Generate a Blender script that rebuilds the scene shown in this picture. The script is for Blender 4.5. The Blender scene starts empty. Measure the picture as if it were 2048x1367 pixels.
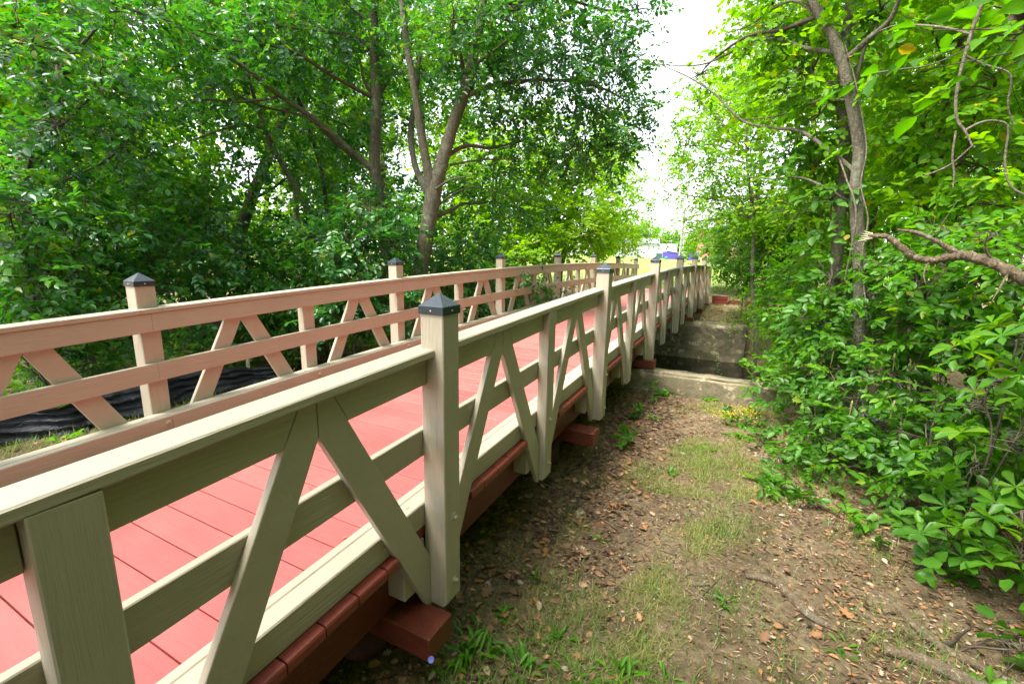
import bpy, math, random
import numpy as np
from mathutils import Vector, Matrix

random.seed(7)
RNG = np.random.default_rng(11)
C = bpy.context.scene.collection
SC = bpy.context.scene
H = 2.3                                   # eye height above the path (z = 0)

# ------------------------------------------------------------------ camera
FPX, YAW, PIT, ROL = 911.619, 0.47234, -0.19320, 0.01707
CX, CY = 1.4779, -1.8714
_f = Vector((-math.sin(YAW)*math.cos(PIT), math.cos(YAW)*math.cos(PIT), math.sin(PIT)))
_r0 = Vector((math.cos(YAW), math.sin(YAW), 0)); _u0 = _r0.cross(_f)
_r = _r0*math.cos(ROL) + _u0*math.sin(ROL); _u = _u0*math.cos(ROL) - _r0*math.sin(ROL)
cam = bpy.data.cameras.new('camera'); cam.sensor_width = 36; cam.lens = FPX/2048*36
cam.clip_start = 0.02; cam.clip_end = 3000
cam_o = bpy.data.objects.new('camera', cam); C.objects.link(cam_o)
m = Matrix.Identity(4)
for i in range(3):
    m[i][0], m[i][1], m[i][2] = _r[i], _u[i], -_f[i]
m[0][3], m[1][3], m[2][3] = CX, CY, H
cam_o.matrix_world = m
SC.camera = cam_o

# ------------------------------------------------------------------ light
SUN_EL, SUN_AZ = math.radians(64), math.radians(212)       # azimuth clockwise from +Y
w = bpy.data.worlds.new('World'); SC.world = w; w.use_nodes = True
nt = w.node_tree; bg = nt.nodes['Background']
sky = nt.nodes.new('ShaderNodeTexSky'); sky.sky_type = 'NISHITA'; sky.sun_disc = False
sky.sun_elevation = SUN_EL; sky.sun_rotation = SUN_AZ
sky.air_density = 1.0; sky.dust_density = 1.5; sky.ozone_density = 0.6
hs = nt.nodes.new('ShaderNodeHueSaturation'); hs.inputs['Saturation'].default_value = 0.28   # bright overcast
nt.links.new(sky.outputs[0], hs.inputs['Color']); nt.links.new(hs.outputs[0], bg.inputs['Color'])
bg.inputs['Strength'].default_value = 0.085
sl = bpy.data.lights.new('sun', 'SUN'); sl.energy = 1.5; sl.angle = math.radians(24); sl.color = (1, .955, .88)
so = bpy.data.objects.new('sun', sl); C.objects.link(so)
sd = Vector((math.sin(SUN_AZ)*math.cos(SUN_EL), math.cos(SUN_AZ)*math.cos(SUN_EL), math.sin(SUN_EL)))
so.rotation_euler = sd.to_track_quat('Z', 'Y').to_euler(); so.location = (0, 0, 40)
vs = SC.view_settings
vs.view_transform = 'Standard'; vs.look = 'None'; vs.exposure = 3.0; vs.gamma = 1; vs.use_curve_mapping = False
SC.cycles.use_denoising = True
SC.cycles.max_bounces = 12; SC.cycles.transmission_bounces = 8; SC.cycles.diffuse_bounces = 9
SC.cycles.sample_clamp_indirect = 6

# ------------------------------------------------------------------ helpers
def ray(px, py):
    return _f + _r*((px-1024)/FPX) - _u*((py-683.5)/FPX)
def W(px, py, d):
    """point on a pixel's ray at horizontal distance d (metres) from the eye"""
    v = ray(px, py); k = d/math.hypot(v.x, v.y)
    return Vector((CX, CY, H)) + v*k
def on_ground(px, py, z=None):
    v = ray(px, py); p = Vector((CX, CY, H)); zz = 0.0 if z is None else z
    for _ in range(12):
        q = p + v*((zz-H)/v.z)
        if z is not None: break
        zz = ground_z(q.x, q.y)
    return q
def sst(a, b, x):
    t = np.clip((x-a)/(b-a), 0, 1); return t*t*(3-2*t)
def ground_z(x, y):
    x = np.asarray(x, float); y = np.asarray(y, float)
    left = sst(-2.7, -4.5, x)
    near = 0.30*left + 0.10*sst(2.2, 4.5, x) + 0.25*sst(5, 12, x) + .06*sst(1.5, 5, y)*(1-left)
    near = near + 0.22*sst(-3, -7, y)*(1-left)
    far = 0.36 + .05*sst(12.6, 14, y) + .26*sst(18.15, 18.5, y) + .2*sst(18.5, 20.5, y) + .25*sst(-3, -5, x)*(1-sst(18, 19, y)) + .12*sst(3, 7, x) + np.maximum(0, y-19)*0.0150
    z = near + (far-near)*sst(8.5, 9.5, y)
    inw = sst(-4.9, -4.5, x)*(1-sst(1.55, 2.2, x))          # between the wing walls: a sheer channel
    ch_in = sst(5.95, 6.1, y)*(1-sst(11.7, 11.85, y))
    ch_out = sst(5.6, 7.4, y)*(1-sst(10.3, 12.4, y))
    ch = ch_in*inw + ch_out*(1-inw)
    z = z*(1-ch) + (-0.85)*ch
    z = z + .02*np.sin(x*2.3+1.1)*np.cos(y*1.9) + .012*np.sin(x*6.1+y*4.3)
    return z if z.shape else float(z)

def obj(name, me, mat=None, parent=None):
    o = bpy.data.objects.new(name, me); C.objects.link(o)
    if mat is not None and not me.materials: me.materials.append(mat)
    if parent is not None: o.parent = parent
    return o
def tag(o, label=None, cat=None, group=None, kind=None):
    if label: o['label'] = label
    if cat: o['category'] = cat
    if group: o['group'] = group
    if kind: o['kind'] = kind
    return o
def thing(name, label, cat, loc=(0, 0, 0), group=None):
    o = bpy.data.objects.new(name, None); C.objects.link(o); o.location = loc
    o.empty_display_size = .2
    return tag(o, label, cat, group)
def pyd(name, v, f, smooth=False):
    me = bpy.data.meshes.new(name); me.from_pydata([tuple(p) for p in v], [], f); me.update()
    if smooth:
        me.polygons.foreach_set('use_smooth', [True]*len(me.polygons))
    return me
def npmesh(name, V, F, tint=None, smooth=False):
    """V (n,3); F (m,k) with constant k"""
    me = bpy.data.meshes.new(name); n, (mm, k) = len(V), F.shape
    me.vertices.add(n); me.vertices.foreach_set('co', np.ascontiguousarray(V, np.float32).ravel())
    me.loops.add(mm*k); me.loops.foreach_set('vertex_index', np.ascontiguousarray(F, np.int32).ravel())
    me.polygons.add(mm)
    me.polygons.foreach_set('loop_start', np.arange(0, mm*k, k, dtype=np.int32))
    if smooth: me.polygons.foreach_set('use_smooth', np.ones(mm, bool))
    if tint is not None:
        a = me.attributes.new('tint', 'FLOAT', 'POINT'); a.data.foreach_set('value', np.ascontiguousarray(tint, np.float32))
    me.update(calc_edges=True); me.validate()
    return me
class MB:
    def __init__(s): s.v = []; s.f = []
    def add(s, v, f):
        n = len(s.v); s.v += [tuple(p) for p in v]; s.f += [[i+n for i in q] for q in f]
    def rings(s, rings, caps=True):
        k = len(rings[0]); n = len(s.v)
        for r in rings: s.v += [tuple(p) for p in r]
        for a in range(len(rings)-1):
            for i in range(k):
                j = (i+1) % k
                s.f.append([n+a*k+i, n+a*k+j, n+(a+1)*k+j, n+(a+1)*k+i])
        if caps:
            s.f.append([n+i for i in range(k)][::-1]); e = n+(len(rings)-1)*k; s.f.append([e+i for i in range(k)])
    def build(s, name, mat, parent=None, smooth=False):
        return obj(name, pyd(name, s.v, s.f, smooth), mat, parent)
def oct_profile(a0, a1, b0, b1, c):
    return [(a0+c, b0), (a1-c, b0), (a1, b0+c), (a1, b1-c), (a1-c, b1), (a0+c, b1), (a0, b1-c), (a0, b0+c)]
def box_rings(mb, x0, x1, y0, y1, z0, z1, c=.004):
    P = oct_profile(x0, x1, y0, y1, c); Q = oct_profile(x0+c, x1-c, y0+c, y1-c, c*.5)
    mb.rings([[(a, b, z0) for a, b in Q], [(a, b, z0+c) for a, b in P], [(a, b, z1-c) for a, b in P], [(a, b, z1) for a, b in Q]])
def poly_x(mb, poly, x0, x1, c=.003):
    """polygon in (y,z) extruded along x with a small arris"""
    n = len(poly); ins = []
    for i in range(n):
        p0, p1, p2 = (Vector((*poly[(i+k) % n],)) for k in (-1, 0, 1))
        d1 = (p1-p0).normalized(); d2 = (p2-p1).normalized()
        n1 = Vector((-d1.y, d1.x)); n2 = Vector((-d2.y, d2.x)); b = n1+n2
        if b.length < 1e-6: b = n1
        b = b/ max(.35, b.length*b.length*.5)
        ins.append(p1 + b*c)
    mb.rings([[(x0, p.x, p.y) for p in ins], [(x0+c, *p) for p in poly], [(x1-c, *p) for p in poly], [(x1, p.x, p.y) for p in ins]])
def catmull(pts, n):
    P = np.array(pts, float); P = np.vstack([2*P[0]-P[1], P, 2*P[-1]-P[-2]]); out = []
    for i in range(1, len(P)-2):
        for t in np.linspace(0, 1, n, endpoint=False):
            a, b, c, d = P[i-1], P[i], P[i+1], P[i+2]
            out.append(.5*((2*b)+(c-a)*t+(2*a-5*b+4*c-d)*t*t+(3*b-a-3*c+d)*t**3))
    out.append(P[-2]); return np.array(out)
def tube_arrays(pts, sides=6, wob=.0, seed=0):
    """pts (n,4) x,y,z,r -> V,F(quads)"""
    P = np.asarray(pts, float); n = len(P); rs = np.random.default_rng(seed)
    T = np.gradient(P[:, :3], axis=0); T /= np.linalg.norm(T, axis=1)[:, None]+1e-9
    ref = np.where(np.abs(T[:, 2:3]) > .9, np.array([[1., 0, 0]]), np.array([[0, 0, 1.]]))
    A = np.cross(T, ref); A /= np.linalg.norm(A, axis=1)[:, None]+1e-9; B = np.cross(T, A)
    for i in range(1, n):
        if np.dot(A[i], A[i-1]) < 0: A[i] *= -1; B[i] *= -1
    th = np.arange(sides)*2*math.pi/sides
    rr = P[:, 3][:, None]*(1+wob*rs.standard_normal((n, sides)))
    V = P[:, None, :3] + rr[..., None]*(np.cos(th)[None, :, None]*A[:, None]+np.sin(th)[None, :, None]*B[:, None])
    V = V.reshape(-1, 3); i = np.arange(n-1)[:, None]*sides; k = np.arange(sides)[None]; k2 = (k+1) % sides
    F = np.stack([i+k, i+k2, i+sides+k2, i+sides+k], -1).reshape(-1, 4)
    return V, F
class NB:
    """numpy mesh collector (constant face size)"""
    def __init__(s): s.V = []; s.F = []; s.T = []; s.n = 0
    def add(s, V, F, T=None):
        s.V.append(V); s.F.append(F+s.n); s.n += len(V); s.T.append(np.zeros(len(V)) if T is None else T)
    def build(s, name, mat, parent=None, smooth=False):
        if not s.V: return None
        return obj(name, npmesh(name, np.vstack(s.V), np.vstack(s.F), np.concatenate(s.T), smooth), mat, parent)

# ------------------------------------------------------------------ materials
def new_mat(name):
    mt = bpy.data.materials.new(name); mt.use_nodes = True; t = mt.node_tree
    return mt, t, t.nodes['Principled BSDF']
def N(t, typ, **kw):
    n = t.nodes.new(typ)
    for k, v in kw.items(): setattr(n, k, v)
    return n
def noise(t, scale, detail=4, vec=None, rough=.55, dist=0):
    n = N(t, 'ShaderNodeTexNoise'); n.inputs['Scale'].default_value = scale; n.inputs['Detail'].default_value = detail
    n.inputs['Roughness'].default_value = rough; n.inputs['Distortion'].default_value = dist
    if vec is not None: t.links.new(vec, n.inputs['Vector'])
    return n.outputs['Fac']
def pos(t, sc=(1, 1, 1)):
    g = N(t, 'ShaderNodeNewGeometry'); mp = N(t, 'ShaderNodeMapping'); mp.inputs['Scale'].default_value = sc
    t.links.new(g.outputs['Position'], mp.inputs['Vector']); return mp.outputs[0]
def ramp(t, fac, stops):
    r = N(t, 'ShaderNodeValToRGB'); e = r.color_ramp.elements
    while len(e) < len(stops): e.new(.5)
    for q, (p, c) in zip(e, stops):
        q.position = p; q.color = (*c, 1) if len(c) == 3 else c
    t.links.new(fac, r.inputs['Fac']); return r.outputs['Color']
def mix(t, fac, a, b, mode='MIX'):
    n = N(t, 'ShaderNodeMix', data_type='RGBA', blend_type=mode)
    for s, v in ((n.inputs[0], fac), (n.inputs[6], a), (n.inputs[7], b)):
        if hasattr(v, 'links'): t.links.new(v, s)
        elif isinstance(v, (int, float)): s.default_value = v
        else: s.default_value = (*v, 1)
    return n.outputs[2]
def bump(t, h, strength, dist, p):
    b = N(t, 'ShaderNodeBump'); b.inputs['Strength'].default_value = strength; b.inputs['Distance'].default_value = dist
    t.links.new(h, b.inputs['Height']); t.links.new(b.outputs[0], p.inputs['Normal']); return b
def math_n(t, op, a, b=None):
    n = N(t, 'ShaderNodeMath', operation=op)
    for i, v in enumerate((a, b)):
        if v is None: continue
        if hasattr(v, 'links'): t.links.new(v, n.inputs[i])
        else: n.inputs[i].default_value = v
    return n.outputs[0]

def paint_mat(name, col, axis):
    mt, t, p = new_mat(name)
    s = {'y': (14, .6, 14), 'z': (14, 14, .6), 'd': (9, 2.2, 2.2)}[axis]
    v = pos(t, s); g = noise(t, 5, 6, v, .6, .4); big = noise(t, 2.2, 3, pos(t)); sp = noise(t, 90, 2, pos(t))
    c = mix(t, ramp(t, g, [(.4, (0,)*3), (.75, (.3,)*3)]), col, tuple(k*.74 for k in col))
    c = mix(t, ramp(t, big, [(.35, (0, 0, 0)), (.75, (.6, .6, .6))]), c, tuple(k*q for k, q in zip(col, (.82, .84, .79))))
    crack = ramp(t, noise(t, 3.3, 8, v, .75, .8), [(.69, (0, 0, 0)), (.73, (1, 1, 1))])
    c = mix(t, math_n(t, 'MULTIPLY', crack, .35), c, tuple(k*.35 for k in col))
    speck = ramp(t, sp, [(.76, (0, 0, 0)), (.8, (1, 1, 1))])
    c = mix(t, math_n(t, 'MULTIPLY', speck, .5), c, (.09, .075, .05))
    t.links.new(c, p.inputs['Base Color']); p.inputs['Roughness'].default_value = .5
    t.links.new(ramp(t, big, [(.3, (.42,)*3), (.7, (.6,)*3)]), p.inputs['Roughness'])
    bump(t, math_n(t, 'SUBTRACT', g, crack), .6, .008, p)
    return mt
CREAM = (.405, .345, .262)
M_RAIL = paint_mat('cream_paint_rail', CREAM, 'y')
M_POST = paint_mat('cream_paint_post', CREAM, 'z')
M_BRACE = paint_mat('cream_paint_brace', CREAM, 'd')
def deck_mat():
    mt, t, p = new_mat('red_deck_paint'); oi = N(t, 'ShaderNodeObjectInfo')
    v = pos(t, (1.0, 14, 14)); g = noise(t, 5, 5, v, .6, .3); fine = noise(t, 420, 2, pos(t)); big = noise(t, 1.3, 4, pos(t))
    c = mix(t, oi.outputs['Random'], (.35, .072, .066), (.46, .105, .095))
    c = mix(t, ramp(t, g, [(.35, (0,)*3), (.75, (.5,)*3)]), c, (.27, .045, .038))
    c = mix(t, ramp(t, big, [(.45, (0,)*3), (.7, (.3,)*3)]), c, (.54, .16, .145))
    c = mix(t, ramp(t, fine, [(.55, (0,)*3), (.75, (.35,)*3)]), c, (.62, .24, .22))
    c = mix(t, ramp(t, noise(t, 38, 2, pos(t)), [(.73, (0,)*3), (.76, (.6,)*3)]), c, (.12, .05, .03))
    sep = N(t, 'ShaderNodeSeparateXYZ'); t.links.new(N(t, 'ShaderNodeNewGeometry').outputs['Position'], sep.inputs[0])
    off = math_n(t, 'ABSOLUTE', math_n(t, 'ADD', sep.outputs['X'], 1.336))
    edge = math_n(t, 'GREATER_THAN', off, 1.29)                      # outside the curbs a darker red paints in the ledge's shade
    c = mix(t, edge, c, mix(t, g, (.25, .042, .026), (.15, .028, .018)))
    dirt = ramp(t, noise(t, 7, 6, pos(t), .7), [(.55, (0,)*3), (.75, (.45,)*3)])
    c = mix(t, dirt, c, mix(t, .5, c, (.16, .07, .05)))
    t.links.new(c, p.inputs['Base Color']); p.inputs['Roughness'].default_value = .48
    bump(t, mix(t, .4, fine, g), .5, .004, p); return mt
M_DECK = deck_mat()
def redbeam_mat():
    mt, t, p = new_mat('red_stain_timber'); v = pos(t, (3, 3, 16)); g = noise(t, 5, 6, v, .65, .5); big = noise(t, 3, 4, pos(t))
    c = ramp(t, g, [(.25, (.08, .017, .010)), (.6, (.17, .034, .018)), (.85, (.25, .06, .032))])
    c = mix(t, ramp(t, big, [(.5, (0,)*3), (.75, (.5,)*3)]), c, (.10, .022, .014))
    t.links.new(c, p.inputs['Base Color']); p.inputs['Roughness'].default_value = .42
    bump(t, g, .4, .006, p); return mt
M_BEAM = redbeam_mat()
def simple(name, col, rough=.5, metal=0, col2=None, scale=20, bmp=0):
    mt, t, p = new_mat(name)
    c = ramp(t, noise(t, scale, 4, pos(t)), [(.3, col2 or tuple(k*.8 for k in col)), (.7, col)])
    t.links.new(c, p.inputs['Base Color']); p.inputs['Roughness'].default_value = rough; p.inputs['Metallic'].default_value = metal
    if bmp: bump(t, noise(t, scale*3, 4, pos(t)), bmp, .01, p)
    return mt
M_CAP = simple('black_cap_metal', (.036, .05, .06), .27, .25, (.026, .036, .044), 30)
M_ZINC = simple('screw_zinc', (.6, .6, .58), .35, .8)
M_PILE = simple('pile_dark_red', (.11, .022, .018), .7, 0, (.05, .012, .01), 9, .5)

def bark_mat(name, c1, c2, c3, sz=8):
    mt, t, p = new_mat(name); v = pos(t, (sz, sz, sz*.28)); g = noise(t, 3, 8, v, .7, 1.2); l = noise(t, 5, 5, pos(t), .6)
    c = ramp(t, g, [(.25, c1), (.55, c2), (.8, c3)])
    c = mix(t, ramp(t, l, [(.56, (0,)*3), (.7, (.65,)*3)]), c, (.24, .26, .19))
    c = mix(t, ramp(t, noise(t, 34, 5, pos(t), .7), [(.56, (0,)*3), (.63, (.6,)*3)]), c, tuple(k*1.5 for k in c3))
    c = mix(t, ramp(t, noise(t, 2.1, 5, pos(t)), [(.56, (0,)*3), (.74, (.55,)*3)]), c, (.06, .075, .03))
    t.links.new(c, p.inputs['Base Color']); p.inputs['Roughness'].default_value = .88
    bump(t, mix(t, .5, g, noise(t, 40, 6, pos(t), .7)), 1.0, .05, p); return mt
M_BARK = bark_mat('bark_grey_brown', (.045, .038, .024), (.13, .113, .074), (.23, .21, .155))
M_BARKD = bark_mat('bark_dark', (.025, .018, .012), (.075, .055, .038), (.14, .11, .08))
M_TWIG = simple('twig_bark', (.11, .08, .055), .8, 0, (.055, .04, .028), 15)
M_DEAD = bark_mat('dead_wood', (.05, .034, .02), (.19, .132, .078), (.32, .26, .175), 18)

def leaf_mat(name, stops, trans=.4, tcol=(1.5, 1.5, .5), rough=.38, spec=.5):
    mt, t, p = new_mat(name); a = N(t, 'ShaderNodeAttribute', attribute_name='tint')
    c = ramp(t, a.outputs['Fac'], stops)
    v = noise(t, 35, 2, pos(t)); c = mix(t, math_n(t, 'MULTIPLY', v, .35), c, stops[0][1])
    t.links.new(c, p.inputs['Base Color']); p.inputs['Roughness'].default_value = rough
    p.inputs['Specular IOR Level'].default_value = spec
    tr = N(t, 'ShaderNodeBsdfTranslucent'); t.links.new(mix(t, 1.0, c, tcol, 'MULTIPLY'), tr.inputs['Color'])
    ms = N(t, 'ShaderNodeMixShader'); ms.inputs[0].default_value = trans
    t.links.new(p.outputs[0], ms.inputs[1]); t.links.new(tr.outputs[0], ms.inputs[2])
    t.links.new(ms.outputs[0], t.nodes['Material Output'].inputs['Surface']); return mt
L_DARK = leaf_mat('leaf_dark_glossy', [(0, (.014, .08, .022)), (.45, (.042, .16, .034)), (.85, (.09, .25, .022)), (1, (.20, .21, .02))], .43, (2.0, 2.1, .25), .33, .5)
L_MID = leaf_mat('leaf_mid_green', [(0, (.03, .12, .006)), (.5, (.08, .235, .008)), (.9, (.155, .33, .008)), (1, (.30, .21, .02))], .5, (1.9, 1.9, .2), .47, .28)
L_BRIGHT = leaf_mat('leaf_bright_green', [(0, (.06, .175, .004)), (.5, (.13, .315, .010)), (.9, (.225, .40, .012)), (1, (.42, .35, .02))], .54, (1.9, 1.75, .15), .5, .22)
L_SHRUB = leaf_mat('leaf_shrub_green', [(0, (.028, .10, .010)), (.5, (.07, .205, .014)), (.9, (.125, .285, .012)), (1, (.20, .27, .02))], .45, (1.9, 1.9, .25), .42, .34)
L_GRASS = leaf_mat('grass_blades', [(0, (.07, .14, .02)), (.45, (.14, .24, .03)), (.6, (.30, .26, .09)), (1, (.50, .40, .19))], .35, (1.3, 1.2, .6), .55, .3)
L_LITTER = leaf_mat('dry_leaf_litter', [(0, (.055, .035, .022)), (.35, (.15, .085, .048)), (.65, (.26, .135, .068)), (.85, (.38, .17, .06)), (1, (.46, .35, .24))], .12, (1.2, 1, .8), .7, .3)
L_FLOWER = leaf_mat('goldenrod_yellow', [(0, (.5, .36, .02)), (1, (.8, .62, .03))], .3, (1.2, 1.1, .5), .6, .3)
L_BLUE = leaf_mat('chicory_blue', [(0, (.22, .26, .75)), (1, (.35, .4, .9))], .3, (1, 1, 1.2), .6, .3)

def ground_mat():
    mt, t, p = new_mat('sandy_soil'); a = N(t, 'ShaderNodeAttribute', attribute_name='tint')
    n1 = noise(t, 2.2, 6, pos(t), .65); n2 = noise(t, 22, 6, pos(t), .7); n3 = noise(t, 160, 3, pos(t), .7)
    c = ramp(t, n2, [(.25, (.09, .066, .036)), (.5, (.27, .20, .115)), (.75, (.47, .365, .225))])
    c = mix(t, ramp(t, n1, [(.4, (0,)*3), (.62, (.75,)*3)]), c, ramp(t, n3, [(.3, (.07, .046, .026)), (.7, (.20, .132, .075))]))
    c = mix(t, ramp(t, noise(t, 3.1, 5, pos(t), .7), [(.56, (0,)*3), (.7, (.7,)*3)]), c, (.055, .07, .02))
    c = mix(t, ramp(t, n3, [(.68, (0,)*3), (.74, (.8,)*3)]), c, (.45, .37, .27))
    lawn = ramp(t, noise(t, .22, 5, pos(t), .6), [(.3, (.17, .24, .05)), (.55, (.23, .28, .07)), (.75, (.32, .34, .11))])
    lawn = mix(t, math_n(t, 'MULTIPLY', noise(t, 30, 4, pos(t), .7), .5), lawn, (.12, .19, .03))
    c = mix(t, a.outputs['Fac'], c, lawn)
    t.links.new(c, p.inputs['Base Color']); p.inputs['Roughness'].default_value = .95
    p.inputs['Specular IOR Level'].default_value = .2
    bump(t, mix(t, .5, n2, n3), 1.0, .06, p); return mt
M_GROUND = ground_mat()
def concrete_mat():
    mt, t, p = new_mat('weathered_concrete'); n1 = noise(t, 2.2, 9, pos(t, (1, 1, 1.8)), .72); n2 = noise(t, 30, 8, pos(t), .75)
    c = ramp(t, n2, [(.2, (.12, .10, .06)), (.55, (.22, .182, .112)), (.85, (.33, .28, .19))])
    c = mix(t, ramp(t, n1, [(.38, (.9,)*3), (.54, (0,)*3)]), c, mix(t, n2, (.035, .033, .017), (.10, .09, .048)))
    c = mix(t, ramp(t, noise(t, 4.5, 6, pos(t), .7), [(.56, (0,)*3), (.62, (.8,)*3)]), c, (.50, .40, .27))
    c = mix(t, ramp(t, noise(t, 3.1, 5, pos(t, (1, 1, .5)), .7), [(.50, (0,)*3), (.66, (.7,)*3)]), c, (.085, .092, .03))
    t.links.new(c, p.inputs['Base Color']); p.inputs['Roughness'].default_value = .9
    bump(t, n2, .7, .02, p); return mt
M_CONC = concrete_mat()
def water_mat():
    mt, t, p = new_mat('stream_water'); p.inputs['Base Color'].default_value = (.012, .011, .007, 1)
    p.inputs['Roughness'].default_value = .06; p.inputs['IOR'].default_value = 1.33
    bump(t, noise(t, 9, 3, pos(t)), .12, .02, p); return mt
M_WATER = water_mat()
def plastic_mat():
    mt, t, p = new_mat('black_plastic_sheet'); p.inputs['Base Color'].default_value = (.009, .012, .02, 1)
    p.inputs['Roughness'].default_value = .42; p.inputs['Specular IOR Level'].default_value = .5
    bump(t, noise(t, 30, 5, pos(t, (1, .5, 2)), .6, .8), .9, .03, p); return mt
M_PLAST = plastic_mat()
M_STAKE = simple('stake_wood', (.48, .40, .28), .8)
M_STONE = simple('pebble_stone', (.42, .36, .28), .8, 0, (.22, .19, .16), 14, .4)
M_WHITE = simple('white_siding', (.52, .53, .54), .6)
M_ROOF = simple('grey_shingle', (.24, .25, .27), .85, 0, (.16, .165, .18), 3)
M_PURPLE = simple('purple_tarp', (.075, .055, .34), .55)
M_TEAL = simple('teal_plastic', (.02, .28, .22), .5)
M_GREEN = simple('dark_green_box', (.03, .10, .08), .5)
M_GALV = simple('galvanised_steel', (.5, .51, .52), .45, .6)
M_BRICK = simple('red_brick_far', (.46, .22, .17), .85, 0, (.36, .16, .12), 4)
M_GLASSD = simple('dark_pane', (.03, .04, .05), .1)
M_POLE = simple('grey_pole', (.42, .41, .39), .6)
M_FIELD = M_GROUND

# ------------------------------------------------------------------ ground and water
def axis(lo, hi, step, far, growth=1.22):
    core = list(np.arange(lo, hi+1e-6, step)); s = step
    a, b = [], []
    x = lo
    while x > -far: s *= growth; x -= s; a.append(x)
    s = step; x = hi
    while x < far: s *= growth; x += s; b.append(x)
    return np.array(a[::-1]+core+b)
gx = axis(-8, 8, .11, 900); gy = axis(-5, 19, .11, 1500)
GX, GY = np.meshgrid(gx, gy); GZ = ground_z(GX, GY)
core = (np.abs(GX) < 9)*(GY > -6)*(GY < 20)
GZ = GZ + core*RNG.normal(0, .007, GX.shape)
GZ = np.where(GY > 110, ground_z(GX, np.full_like(GY, 110.)), GZ)
lawn = sst(18.5, 21, GY)
nx, ny = len(gx), len(gy)
ii = (np.arange(ny-1)[:, None]*nx+np.arange(nx-1)[None]).ravel()
gF = np.stack([ii, ii+1, ii+nx+1, ii+nx], -1)
gv = np.stack([GX.ravel(), GY.ravel(), GZ.ravel()], -1)
o = obj('ground', npmesh('ground', gv, gF, lawn.ravel(), True), M_GROUND); tag(o, kind='structure')
mb = MB(); mb.add([(-40, 5.2, -.54), (40, 5.2, -.54), (40, 12.6, -.54), (-40, 12.6, -.54)], [[0, 1, 2, 3]])
tag(mb.build('water', M_WATER), kind='structure')

# ------------------------------------------------------------------ the footbridge
S = 2.9651; WD = 2.6719
def zt(y): return -.30423+.045324*y-.0022778*y*y + H           # underside level of the post caps, an arch
Y0, Y1 = -1.30*S, 6*S+.16
BR = thing('footbridge', 'arched cream timber footbridge with crossed railings and a red plank deck', 'bridge', (0, 0, 0))
def sx(side, u): return u if side == 0 else -WD-u
def rail_sweep(mb, side, u0, u1, r0, r1, ya, yb, c=.004, step=.25):
    n = max(1, int((yb-ya)/step)); P = oct_profile(min(sx(side, u0), sx(side, u1)), max(sx(side, u0), sx(side, u1)), r0, r1, c)
    mb.rings([[(a, y, zt(y)+b) for a, b in P] for y in np.linspace(ya, yb, n+1)])
def brace_poly(yc, sgn):
    """leg from the apex at yc to the foot at yc+sgn*S/4; rel heights below zt"""
    k = .53; yf = S/4-.072
    def up(r): return .083+(-.234-r)*k
    def lo(r): return (-.374-r)*k*.985
    tp = -.2125
    pts = [(.0015, tp), (up(tp), tp), (yf, -.234-(yf-.083)/k), (yf, -1.648), (lo(-1.648)-.0, -1.648), (.0015, -.374)]
    pts[4] = (min(lo(-1.648), yf-.02), -1.648)
    out = [(yc+sgn*a, zt(yc+sgn*a)+b) for a, b in pts]
    return out[::-1] if sgn > 0 else out, up
posts = [i for i in range(-1, 7)]
shorts = [i+.5 for i in range(-1, 6)]
def washer_bolt(name, x, y, z, nx, parent, hexb=True):
    mb = MB(); d = nx
    def disc(x0, x1, r, n, r2=None):
        r2 = r if r2 is None else r2
        mb.rings([[(x0, y+r*math.cos(t*2*math.pi/n), z+r*math.sin(t*2*math.pi/n)) for t in range(n)],
                  [(x1, y+r2*math.cos(t*2*math.pi/n), z+r2*math.sin(t*2*math.pi/n)) for t in range(n)]])
    disc(x-d*.003, x+d*.004, .024, 14, .023)
    if hexb:
        disc(x+d*.004, x+d*.016, .012, 6); disc(x+d*.016, x+d*.024, .007, 8)
    else:
        disc(x+d*.004, x+d*.010, .021, 14, .014); disc(x+d*.010, x+d*.0125, .014, 14, .005)
    return mb.build(name, M_POST, parent)
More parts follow.
